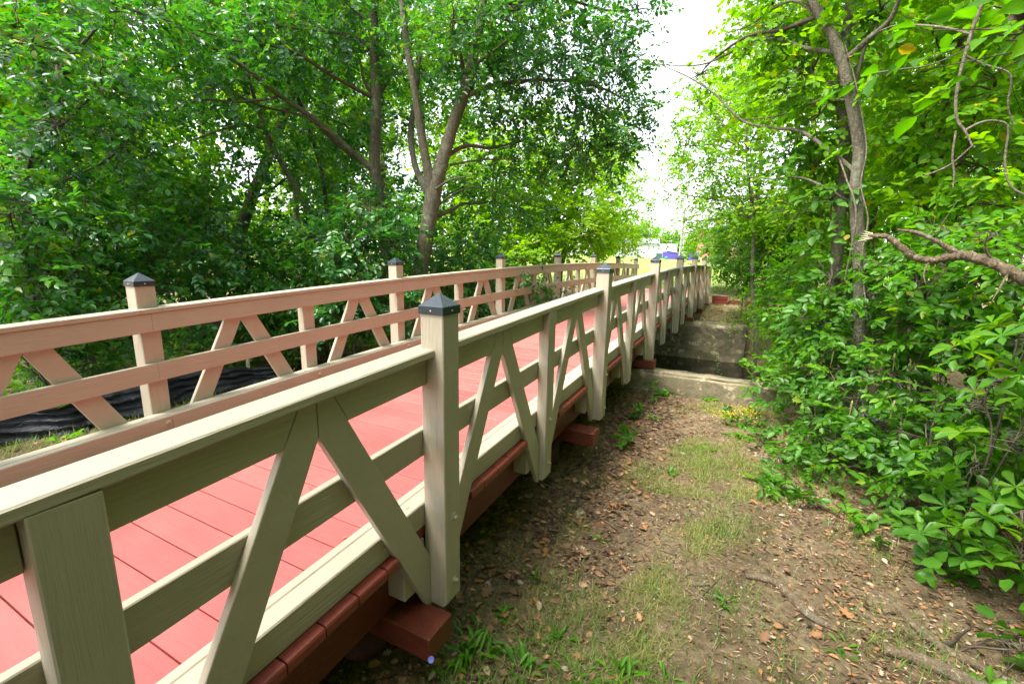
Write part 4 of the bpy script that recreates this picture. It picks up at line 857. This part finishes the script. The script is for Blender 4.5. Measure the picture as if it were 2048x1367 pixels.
litter(scatter(4600, -.5, 1.3, -.8, 5.4, lambda x, y: sst(1.2, .3, x), rs), ['oak', 'mid', 'oak'], (.035, .09), .02, .55, 2, .02)
litter(scatter(3600, 1.7, 4.6, -.6, 6.0, lambda x, y: .7+0*x, rs), ['oak', 'mid'], (.025, .065), .05, .8, 3, .02)
litter(scatter(1500, .2, 3.4, 12.2, 18.5, lambda x, y: .8+0*x, rs), ['mid'], (.05, .10), .3, .9, 4)
litter(scatter(7000, -10, -3.0, -2, 14, lambda x, y: .8*(1-in_channel(x, y)), rs), ['mid', 'oak'], (.06, .12), .1, .8, 5)
litter(scatter(3000, 4, 9, -2, 12, lambda x, y: .7*(1-in_channel(x, y)), rs), ['mid', 'oak'], (.06, .12), .1, .8, 6)
Pd = np.stack([rs.uniform(-2.5, -.15, 70), rs.uniform(-2.5, 14, 70)], -1); Pd = np.column_stack([Pd, [zt(q)-1.1675 for q in Pd[:, 1]]]); litter(Pd, ['mid', 'mid', 'oak'], (.012, .045), .2, .9, 9, .006)
tag(nb.build('leaf_litter', L_LITTER), 'brown and orange fallen leaves scattered over the path and under the bridge', 'leaf litter', kind='stuff')
nbd = NB(); Pq = scatter(30000, -.6, 4.2, -1.1, 5.8, lambda x, y: .35+.65*vnoise(x, y, 2.6, 51), rs); rq = np.random.default_rng(52); nq = len(Pq); aq = rq.uniform(0, 6.283, nq)
leaves(nbd, 'lo', Pq+np.stack([0*aq, 0*aq, rq.uniform(.003, .012, nq)], -1), np.stack([np.cos(aq), np.sin(aq), rq.normal(0, .12, nq)], -1), np.stack([rq.normal(0, .3, nq), rq.normal(0, .3, nq), np.ones(nq)], -1), rq.uniform(.015, .07, nq), rq.uniform(.003, .007, nq), rq.choice([0., .1, .3, 1., 1., .95], nq))
tag(nbd.build('plant_debris', L_LITTER), 'fine straw and twig fragments lying all over the sandy path', 'debris', kind='stuff')
def grass(name, label, P, h, wd, tint, lean, seed):
    r = np.random.default_rng(seed); n = len(P); an = r.uniform(0, 6.283, n); le = np.abs(r.normal(lean, lean*.45, n))
    D = np.stack([np.cos(an)*le, np.sin(an)*le, np.ones(n)], -1); Nn = np.stack([-np.cos(an), -np.sin(an), le+.3], -1)
    nbg = NB(); hh = r.uniform(h[0], h[1], n); leaves(nbg, 'blade', P-np.array([0, 0, .01]), D, Nn, hh, np.full(n, wd)*r.uniform(.7, 1.3, n), np.clip(r.normal(tint[0], tint[1], n), 0, 1))
    tag(nbg.build(name, L_GRASS), label, 'grass', kind='stuff')
def k_dry(x, y): return np.clip(np.exp(-((x-1.35)/.95)**2)*sst(.42, .6, vnoise(x, y, 3.2, 5))*vnoise(x, y, 9, 6)*1.2, 0, 1)*(1-in_channel(x, y))
grass('dry_grass', 'sparse dry yellow grass along the middle of the path', scatter(330000, -.2, 3.4, -1.0, 5.7, k_dry, rs), (.03, .12), .0036, (.56, .22), 1.5, 8)
def k_gr(x, y):
    t = 0*x
    for cx_, cy_, r_ in ((.62, .05, .4), (.45, -.15, .3), (.95, .0, .4), (.75, .35, .25), (1.35, .2, .3), (.55, .75, .18), (1.6, 1.15, .25), (1.55, 2.2, .3), (2.6, 1.3, .3), (1.9, .5, .25), (2.3, 3.6, .3), (1.2, 3.4, .3), (1.9, 4.8, .35)):
        t = t+np.exp(-((x-cx_)**2+(y-cy_)**2)/r_**2)
    return np.clip(t*.75, 0, 1)
grass('green_grass', 'short green grass tufts dotted along the path edge', scatter(60000, 0, 3.4, -.9, 5.5, k_gr, rs), (.04, .15), .0045, (.28, .16), .9, 9)
grass('verge_grass', 'patch of short green grass at the foot of the black plastic sheet', scatter(16000, -5.2, -2.9, -3, 2.5, lambda x, y: (.3+.7*vnoise(x, y, 4, 8)), rs), (.05, .16), .006, (.33, .2), .8, 10)
grass('bank_grass', 'sunlit yellow green grass on the far bank beside the bridge end', scatter(26000, .1, 5, 12.3, 22, lambda x, y: .12+.2*vnoise(x, y, 3, 41)+.68*sst(18.2, 18.6, y), rs), (.05, .15), .010, (.38, .18), .8, 11)
grass('field_grass', 'pale mown grass of the open field edge beyond the bridge', scatter(60000, -9, 7, 18.3, 40, lambda x, y: 1-.8*sst(20, 40, y), rs), (.04, .10), .012, (.50, .18), .8, 12)
def cover(label, P, seed, mat):
    r = np.random.default_rng(seed); n = len(P); an = r.uniform(0, 6.283, n); nbc = NB(); P = P+np.stack([0*an, 0*an, r.uniform(.02, .42, n)**1.0], -1)
    D = np.stack([np.cos(an), np.sin(an), r.normal(0, .25, n)], -1); Nn = np.stack([r.normal(0, .4, n), r.normal(0, .4, n), np.ones(n)], -1); l = r.uniform(.07, .14, n)
    leaves(nbc, 'mid', P, D, Nn, l, l*.65, np.clip(r.normal(.45, .18, n), 0, .95)); tag(nbc.build('ground_cover', mat), label, 'ground cover', kind='stuff')
cover('low green ground cover on the floor of the left wood behind the plastic sheet', scatter(26000, -14, -5.3, -2, 16, lambda x, y: (.25+.75*vnoise(x, y, 1.6, 21))*(1-in_channel(x, y)*.7), rs), 31, L_MID)
cover('low green ground cover under the right hand shrubs', scatter(26000, 2.3, 10, .6, 16, lambda x, y: (.2+.8*vnoise(x, y, 1.8, 22))*(1-in_channel(x, y)*.6)*sst(2.3+.25*(3-y)*(y < 3), 3.4+.25*(3-y)*(y < 3), x), rs), 32, L_SHRUB)
# pebbles: squashed, jittered octahedra
P = scatter(9000, -.4, 3.6, -1, 5.7, lambda x, y: .25+.6*vnoise(x, y, 3, 12), rs); r = np.random.default_rng(77); n = len(P)
oc = np.array([(1, 0, 0), (.5, .8, .1), (-.5, .85, 0), (-1, 0, .1), (-.5, -.8, 0), (.5, -.85, .1), (.1, 0, .8), (0, 0, -.6)])
fo = np.array([(0, 1, 6), (1, 2, 6), (2, 3, 6), (3, 4, 6), (4, 5, 6), (5, 0, 6), (1, 0, 7), (2, 1, 7), (3, 2, 7), (4, 3, 7), (5, 4, 7), (0, 5, 7)])
sz = .004+.011*r.random(n)**3; an = r.uniform(0, 6.28, n); V = oc[None]*(1+r.normal(0, .12, (n, 8, 3)))*sz[:, None, None]*np.array([1, .75, .6])
V = np.stack([V[..., 0]*np.cos(an)[:, None]-V[..., 1]*np.sin(an)[:, None], V[..., 0]*np.sin(an)[:, None]+V[..., 1]*np.cos(an)[:, None], V[..., 2]], -1)+P[:, None]
nb2 = NB(); nb2.add(V.reshape(-1, 3), (fo[None]+(np.arange(n)*8)[:, None, None]).reshape(-1, 3))
tag(nb2.build('gravel', M_STONE, None, True), 'small pale pebbles strewn over the sandy path', 'gravel', kind='stuff')
# ------------------------------------------------------------------ things lying on the ground
def gpath(pts, lift=0):
    out = []
    for px, py, r_ in pts:
        q = on_ground(px, py); out.append([q.x, q.y, ground_z(q.x, q.y)+r_*.75+lift, r_])
    return np.array(out)
def stick(name, label, pts, mat=None, side=None, sides=8):
    a = gpath(pts); t = thing(name, label, 'branch', tuple(a[0, :3])); off = a[0, :3]
    Q = catmull(a, 7); Q[:, 3] *= 1+.10*np.sin(np.arange(len(Q))*1.7); V, F = tube_arrays(Q, sides, .08, int(pts[0][0])); nbs = NB(); nbs.add(V-off, F); nbs.build('wood', mat or M_DEAD, t, True)
    for sp_ in side or []:
        Q = catmull(gpath(sp_, .004), 5); V, F = tube_arrays(Q, 6, .06, 3); nbs = NB(); nbs.add(V-off, F); nbs.build('side_twig', mat or M_DEAD, t, True)
stick('fallen_branch', 'grey cracked root end lying in the middle of the path', [(1490, 1153, .016), (1545, 1166, .028), (1580, 1196, .032), (1610, 1228, .032), (1645, 1250, .024), (1680, 1262, .010)], M_DEAD)
stick('fallen_branch', 'long pale stick running down to the right across the litter', [(1735, 1180, .014), (1790, 1215, .020), (1835, 1262, .023), (1900, 1310, .025), (1960, 1338, .024), (2060, 1390, .022)], M_DEAD, [[(1880, 1295, .006), (1905, 1330, .005), (1890, 1350, .004)]])
stick('fallen_branch', 'thick dark log at the bottom edge, below the pale stick', [(1765, 1303, .026), (1830, 1325, .038), (1900, 1355, .042), (1990, 1405, .04)], M_DEAD)
stick('twig', 'thin dark twig lying from the bridge out over the leaf litter', [(1072, 958, .006), (1130, 985, .008), (1190, 1030, .008), (1280, 1085, .007), (1350, 1110, .005)], M_TWIG, [[(1075, 1005, .006), (1118, 1040, .006), (1125, 1065, .004)]], 6)
stick('twig', 'short pale twig near the middle of the path', [(1212, 1083, .005), (1235, 1102, .006), (1257, 1123, .004)], M_DEAD, None, 6)
stick('twig', 'curved grey twig on the mossy soil at the right edge', [(1950, 1185, .004), (1985, 1225, .005), (2010, 1250, .006), (2070, 1275, .007)], M_DEAD, None, 6)
stick('twig', 'bent dark twigs left of the cracked root end', [(1383, 1215, .005), (1410, 1185, .006), (1440, 1155, .005)], M_TWIG, [[(1355, 1170, .004), (1385, 1172, .005), (1420, 1170, .004)]], 6)
def stone(label, px, py, s, seed):
    import bmesh
    q = on_ground(px, py); bm = bmesh.new(); bmesh.ops.create_icosphere(bm, subdivisions=2, radius=1); r = np.random.default_rng(seed); sc = np.array([1, .7, .45])*s*r.uniform(.85, 1.15, 3)
    for v in bm.verts: v.co = Vector(np.array(v.co)*sc*(1+r.normal(0, .07)))
    me = bpy.data.meshes.new('stone'); bm.to_mesh(me); bm.free(); me.polygons.foreach_set('use_smooth', [True]*len(me.polygons))
    o = obj('stone', me, M_STONE); o.location = (q.x, q.y, ground_z(q.x, q.y)+s*.2); o.rotation_euler = (0, 0, seed); tag(o, label, 'stone')
for k_, (lb, px, py, s) in enumerate([('pale flat stone beside the dark twig under the bridge edge', 1160, 1026, .05), ('grey stone in the oak leaves near the nearest post foot', 975, 1170, .035), ('grey stone right of the grey one by the nearest post foot', 1040, 1166, .03), ('small white stone right of the weeds on the path', 1488, 952, .02),
        ('tan stone near the right litter edge', 1600, 1020, .022), ('pebble cluster stone at the edge of the dry grass', 1092, 1188, .018), ('round brown stone at the bottom middle of the path', 1130, 1338, .022), ('flat grey stone below the second sill beam', 1128, 1016, .028)]): stone(lb, px, py, s, k_+1)
# big single fallen leaves
def fallen(label, px, py, L, tint, kind='oak', rot=0.):
    q = on_ground(px, py); nbf = NB(); a = rot
    leaves(nbf, kind, np.array([[0, 0, 0]]), np.array([[math.cos(a), math.sin(a), .12]]), np.array([[.25, -.2, 1.]]), np.array([L]), np.array([L*.85]), np.array([tint]))
    o = nbf.build('fallen_leaf', L_LITTER); o.location = (q.x, q.y, ground_z(q.x, q.y)+.02); tag(o, label, 'leaf')
for a in [('large orange oak leaf lying right of the root end', 1705, 1245, .11, .80, 'oak', 2.2), ('tan oak leaf below the large orange oak leaf', 1620, 1275, .08, .72, 'oak', .6), ('flat brown oak leaf at the bottom middle of the path', 1520, 1290, .12, .55, 'oak', 1.2),
          ('orange curled leaf by the root end', 1545, 1255, .055, .75, 'mid', .2), ('dry orange leaf beside the twig on the litter', 1270, 972, .07, .86, 'mid', 1.9), ('grey oak leaf near the nearest post foot', 985, 1075, .14, .12, 'oak', .4),
          ('brown oak leaf right of the nearest post foot', 965, 1200, .13, .5, 'oak', 1.6), ('reddish leaf near the twig on the path', 1080, 1100, .09, .6, 'oak', 2.6)]: fallen(*a)
# weeds
def weed(label, px, py, n, L, wd, seed, mat=None, kind='obov', rise=.5, name='weed'):
    q = on_ground(px, py); r = np.random.default_rng(seed); base = np.array([q.x, q.y, ground_z(q.x, q.y)]); t = thing(name, label, 'weed', tuple(base))
    an = r.uniform(0, 6.283, n); el = r.uniform(.1, rise*2, n); D = np.stack([np.cos(an), np.sin(an), el], -1); Nn = np.stack([-np.cos(an)*el, -np.sin(an)*el, np.ones(n)], -1)+r.normal(0, .2, (n, 3))
    P = np.stack([np.cos(an), np.sin(an), 0*an], -1)*r.uniform(0, .03, n)[:, None]+np.array([0, 0, .004]); l = r.uniform(.55, 1.1, n)*L
    l = l*.72; P = P+np.stack([np.cos(an*3.1), np.sin(an*3.1), 0*an], -1)*r.uniform(0, L*.5, n)[:, None]; nbw = NB(); leaves(nbw, 'hi' if wd > .28 else kind, P, D, Nn, l, l*wd*1.2, np.clip(r.normal(.6, .15, n), 0, .95)); nbw.build('foliage', mat or L_SHRUB, t); return t
WD_ = [('low green rosette weed left of the dry grass', 1192, 1082, 12, .10, .3), ('narrow leaved weed beside the nearest post in the oak leaves', 1070, 1150, 12, .16, .10), ('broad cluster of lance leaves below the nearest sill beam', 955, 1300, 40, .20, .2), ('lance leaved weed between the sill beam and the broad cluster', 910, 1340, 20, .15, .24), ('lance leaved weed right of the broad cluster at the bottom edge', 1040, 1345, 24, .16, .24), ('small toothed weed above the broad lance cluster', 1010, 1230, 14, .10, .3), ('clump of narrow leaves at the bottom edge near the jagged weed', 1150, 1360, 20, .14, .14), ('jagged leaved weed at the bottom edge left of centre', 1240, 1350, 16, .16, .22),
       ('upright leafy weed right of the sill beam weeds', 1120, 1275, 14, .12, .3), ('weed with narrow leaves at the bottom edge under the jagged weed', 1330, 1365, 12, .12, .2), ('small bright weed in the middle of the dry grass', 1450, 1205, 14, .09, .3), ('grey green weed by the thick dark log', 1685, 1300, 14, .11, .25),
       ('tall leafy weed at the right edge of the path by the shrub', 1545, 965, 18, .24, .36), ('spreading weed between the tall leafy weed and the litter', 1700, 1035, 14, .16, .45), ('small trefoil weed on bare soil right of the path', 1860, 1120, 8, .10, .5), ('round leaved weed at the lower right moss', 1900, 1160, 7, .09, .6),
       ('low weed against the near abutment wall', 1330, 790, 16, .2, .4), ('weed clump at the near abutment beside the sapling', 1415, 800, 16, .2, .4), ('creeping weed right of the bridge foot', 1340, 945, 12, .11, .4), ('small weed on the path left of the shrub', 1410, 900, 12, .13, .45), ('green weed at the path edge below the goldenrod', 1480, 875, 16, .18, .4),
       ('leafy weed left of the plastic sheet bottom', 130, 880, 12, .22, .2)]
for k_, (lb, px, py, n, L, wd) in enumerate(WD_): weed(lb, px, py, n, L, wd, 400+k_, L_MID if k_ % 2 else L_SHRUB)
def stalk(name, label, cat, px, py, top, n, L, seed, flower=None):
    q = on_ground(px, py); b = np.array([q.x, q.y, ground_z(q.x, q.y)]); d = math.hypot(q.x-CX, q.y-CY); e = np.array(W(*top, d)); r = np.random.default_rng(seed); t = thing(name, label, cat, tuple(b))
    P = wob_path(b, e, r, 6, 0, .12); nbs = NB(); add_tube(nbs, P-b, .006, .002, 5, 4, 0, 1); nbs.build('stem', L_MID, t, True)
    tt = np.linspace(.15, 1, n); Pp = np.array([np.interp(tt, np.linspace(0, 1, 6), P[:, k]) for k in range(3)]).T-b; an = np.arange(n)*2.4
    D = np.stack([np.cos(an), np.sin(an), np.full(n, .35)], -1); Nn = np.stack([-.3*np.cos(an), -.3*np.sin(an), np.ones(n)], -1); nbl = NB()
    leaves(nbl, 'hi', Pp, D, Nn, L*r.uniform(.7, 1.1, n), L*.5*r.uniform(.8, 1.1, n), r.uniform(.5, .9, n)); nbl.build('foliage', L_MID, t)
    if flower:
        nbl = NB(); m_ = 160; Pp = (P[-1]-b)+r.normal(0, 1, (m_, 3))*np.array(flower); D = r.normal(0, 1, (m_, 3)); leaves(nbl, 'lo', Pp, D, r.normal(0, 1, (m_, 3)), np.full(m_, .018), np.full(m_, .014), r.random(m_)); nbl.build('flower', L_FLOWER, t)
stalk('sapling', 'thin bright sapling standing in front of the dark stream', 'sapling', 1450, 778, (1424, 688), 18, .075, 1)
stalk('goldenrod', 'goldenrod with yellow plumes at the path edge near the abutment', 'flower', 1452, 850, (1452, 826), 10, .09, 2, (.12, .05, .03))
stalk('goldenrod', 'goldenrod with yellow plumes right of the first goldenrod, against the shrub', 'flower', 1490, 850, (1492, 822), 10, .09, 3, (.10, .05, .035))
q = on_ground(880, 1360); qb = np.array(W(862, 1318, math.hypot(q.x-CX, q.y-CY)-.12)); t = thing('chicory', 'single pale blue chicory flower on a thin stem by the nearest sill beam', 'flower', tuple(q))
nbs = NB(); off = np.array(q); add_tube(nbs, wob_path(off, qb, np.random.default_rng(1), 5)-off, .003, .0015, 5, 3); nbs.build('stem', L_MID, t, True)
nbl = NB(); an = np.arange(14)*2*math.pi/14; vw = norm(np.array([CX, CY, H])-qb); s1 = norm(np.cross(vw, [0, 0, 1.])); s2 = np.cross(vw, s1); D = np.cos(an)[:, None]*s1+np.sin(an)[:, None]*s2+vw*.25
leaves(nbl, 'mid', np.repeat((qb-off)[None], 14, 0), D, np.repeat(vw[None], 14, 0), np.full(14, .018), np.full(14, .007), np.random.default_rng(2).random(14)); nbl.build('petals', L_BLUE, t)
# ------------------------------------------------------------------ beyond the field
def base_at(px, d):
    p = W(px, 500, d); return Vector((p.x, p.y, ground_z(p.x, p.y)))
def facing(px):
    v = ray(px, 500); return math.atan2(v.y, v.x)-math.pi/2
def far_thing(name, label, cat, px, d):
    b = base_at(px, d); t = thing(name, label, cat, tuple(b)); t.rotation_euler = (0, 0, facing(px)); return t, b
def fbox(t, nm, mat, x0, x1, y0, y1, z0, z1, c=.02):
    mb = MB(); box_rings(mb, x0, x1, y0, y1, z0, z1, c); return mb.build(nm, mat, t)
def bar(t, nm, mat, a, b, r=.04):
    nb = NB(); add_tube(nb, np.array([a, (np.array(a)+np.array(b))/2, b]), r, r, 6, 2); return nb.build(nm, mat, t, True)
t, b = far_thing('storage_shed', 'long low white sided shed with a grey roof across the field', 'shed', 1292, 92)
for k in range(22): fbox(t, 'siding_panel', M_WHITE, -5.4+k*.5, -5.4+k*.5+.47, 0, .06, 0, 2.5)
fbox(t, 'wall', M_WHITE, -5.4, 5.6, .07, 5, 0, 2.45)
mb = MB(); mb.rings([[(x, -.3, 2.5), (x, 5.3, 2.5), (x, 2.5, 3.6)] for x in (-4.6, 2.4)]); mb.build('roof', M_ROOF, t)
t, b = far_thing('backstop', 'tall thin framed white backstop net standing before the white shed', 'backstop', 1305, 84)
for x in (-2.4, -1.2, .2, 1.6, 3.0): bar(t, 'post', M_GALV, (x, 0, 0), (x, 0, 3.0), .035)
for z in (.05, 1.5, 2.95): bar(t, 'rail', M_GALV, (-2.4, 0, z), (3.0, 0, z), .03)
t, b = far_thing('utility_box', 'dark green box at the foot of the white shed', 'box', 1320, 82); fbox(t, 'cabinet', M_GREEN, -.55, .55, -.4, .4, 0, .75); fbox(t, 'lid', M_GREEN, -.6, .6, -.45, .45, .76, .84)
t, b = far_thing('purple_screen', 'narrow purple panel left of the slanted purple dugout', 'panel', 1331, 80); fbox(t, 'panel', M_PURPLE, -.38, .38, 0, .08, .05, 1.15); bar(t, 'post', M_GALV, (-.4, 0, 0), (-.4, 0, 1.3)); bar(t, 'post', M_GALV, (.4, 0, 0), (.4, 0, 1.3))
t, b = far_thing('dugout', 'slanted purple dugout wall with a pale roof edge on the field', 'dugout', 1346, 76)
mb = MB(); poly = [(-.9, .05), (.9, .05), (.9, 1.0), (-.9, 1.3)]; mb.rings([[(x, 0, z) for x, z in poly], [(x, .08, z) for x, z in poly]]); mb.build('wall', M_PURPLE, t)
mb = MB(); poly = [(-.95, 1.3), (.95, 1.0), (.95, 1.07), (-.95, 1.38)]; mb.rings([[(x, -.1, z) for x, z in poly], [(x, 1.4, z) for x, z in poly]]); mb.build('roof', M_WHITE, t)
t, b = far_thing('purple_screen', 'separate square purple panel right of the light pole', 'panel', 1388, 72); fbox(t, 'panel', M_PURPLE, -.72, .72, 0, .08, .0, 1.15); bar(t, 'post', M_GALV, (-.75, 0, 0), (-.75, 0, 1.2)); bar(t, 'post', M_GALV, (.75, 0, 0), (.75, 0, 1.2))
t, b = far_thing('ball_bucket', 'small teal bucket beside the slanted purple dugout', 'bucket', 1334, 74)
mb = MB(); mb.rings([[(r_*math.cos(k*math.pi/6), r_*math.sin(k*math.pi/6), z) for k in range(12)] for r_, z in ((.18, 0), (.24, .3), (.22, .4), (.1, .48))]); mb.build('tub', M_TEAL, t); bar(t, 'handle', M_GALV, (-.2, 0, .4), (.2, 0, .4), .015)
t, b = far_thing('light_tower', 'tall grey lattice light pole rising above the field', 'light pole', 1363, 74)
for x, y in ((-.26, 0), (.26, 0), (0, .35)): bar(t, 'leg', M_POLE, (x, y, 0), (x*.45, y*.45, 7.5), .10)
for k in range(9):
    z = .4+k*.8; f0 = 1-.55*z/7.5; f1 = 1-.55*(z+.8)/7.5; bar(t, 'brace', M_POLE, (-.26*f0, 0, z), (.26*f1, 0, z+.8), .03)
fbox(t, 'lamp_head', M_GALV, -.5, .5, -.1, .1, 7.5, 7.9)
t, b = far_thing('bleachers', 'small grey bleacher between the light pole and the square purple panel', 'bleachers', 1373, 78)
for k in range(4): fbox(t, 'bench', M_GALV, -.6, .6, k*.4, k*.4+.25, .25+k*.28, .31+k*.28)
for x in (-.5, .5): bar(t, 'frame', M_GALV, (x, 0, 0), (x, 1.6, 1.35), .04); bar(t, 'frame', M_GALV, (x, 1.6, 0), (x, 1.6, 1.4), .04)
t, b = far_thing('brick_building', 'pink red brick building half hidden by leaves right of the light pole', 'building', 1420, 95)
fbox(t, 'wall', M_BRICK, -2.4, 9, 0, 8, 0, 5.2); mb = MB(); mb.rings([[(x, -.4, 5.2), (x, 8.4, 5.2), (x, 4, 7.0)] for x in (-2.7, 9.3)]); mb.build('roof', M_ROOF, t)
for k in range(4): w_ = fbox(t, 'window', M_WHITE, -1.2+k*2.4, -.2+k*2.4, -.05, .02, 2.2, 3.6); mb = MB(); box_rings(mb, -1.1+k*2.4, -.3+k*2.4, -.07, -.052, 2.3, 3.5, .004); mb.build('pane', M_GLASSD, w_)
for k, (lb, px, d, top, wpx) in enumerate([('hazy green tree behind the white shed, left part', 1262, 120, 440, 26), ('rounded hazy tree behind the shed roof', 1300, 125, 446, 26), ('slim tree left of the light pole, beyond the shed', 1345, 118, 454, 16), ('yellowish tree right of the light pole far across the field', 1383, 115, 468, 16), ('far tree left of the white shed beyond the field', 1225, 118, 450, 30), ('far tree behind the brick building', 1440, 130, 440, 36)]):
    c0 = base_at(px, d); lob = [LP(px+a*wpx*.5, top+(512-top)*f_, wpx*.75, (512-top)*.28, d, 3.5) for a, f_ in ((0, .28), (-.7, .55), (.7, .5), (0, .7))]
    plant_tree('far_tree', lb, 'tree', tuple(c0), lob, None, L_BRIGHT if k % 2 else L_MID, seed=500+k, dens=3.2, lf=.55, wd=.42, lod='lo', k=12, rtrunk=.25, sub=3, tl=(1.2, 2.2), twigs=False)
edge = []
for k in range(26):
    px = -700+k*150
    if 1180 < px < 1480: continue
    d = 60+20*random.random(); c0 = base_at(px, d)
    if len(edge) < 4:
        lob = [LP(px+random.uniform(-60, 60), random.uniform(380, 490), 70, 55, d, 4) for _ in range(4)]
        edge.append(plant_tree('far_tree', 'indistinct far tree closing the wood edge behind the nearer trees', 'tree', tuple(c0), lob, None, L_MID, seed=600+k, group='wood edge trees', dens=2.2, lf=.55, wd=.42, lod='lo', k=12, rtrunk=.25, sub=2, tl=(1.2, 2.2), twigs=False))
    else: copy_tree(edge[k % 4], tuple(c0), random.uniform(0, 6.28), random.uniform(.9, 1.2))
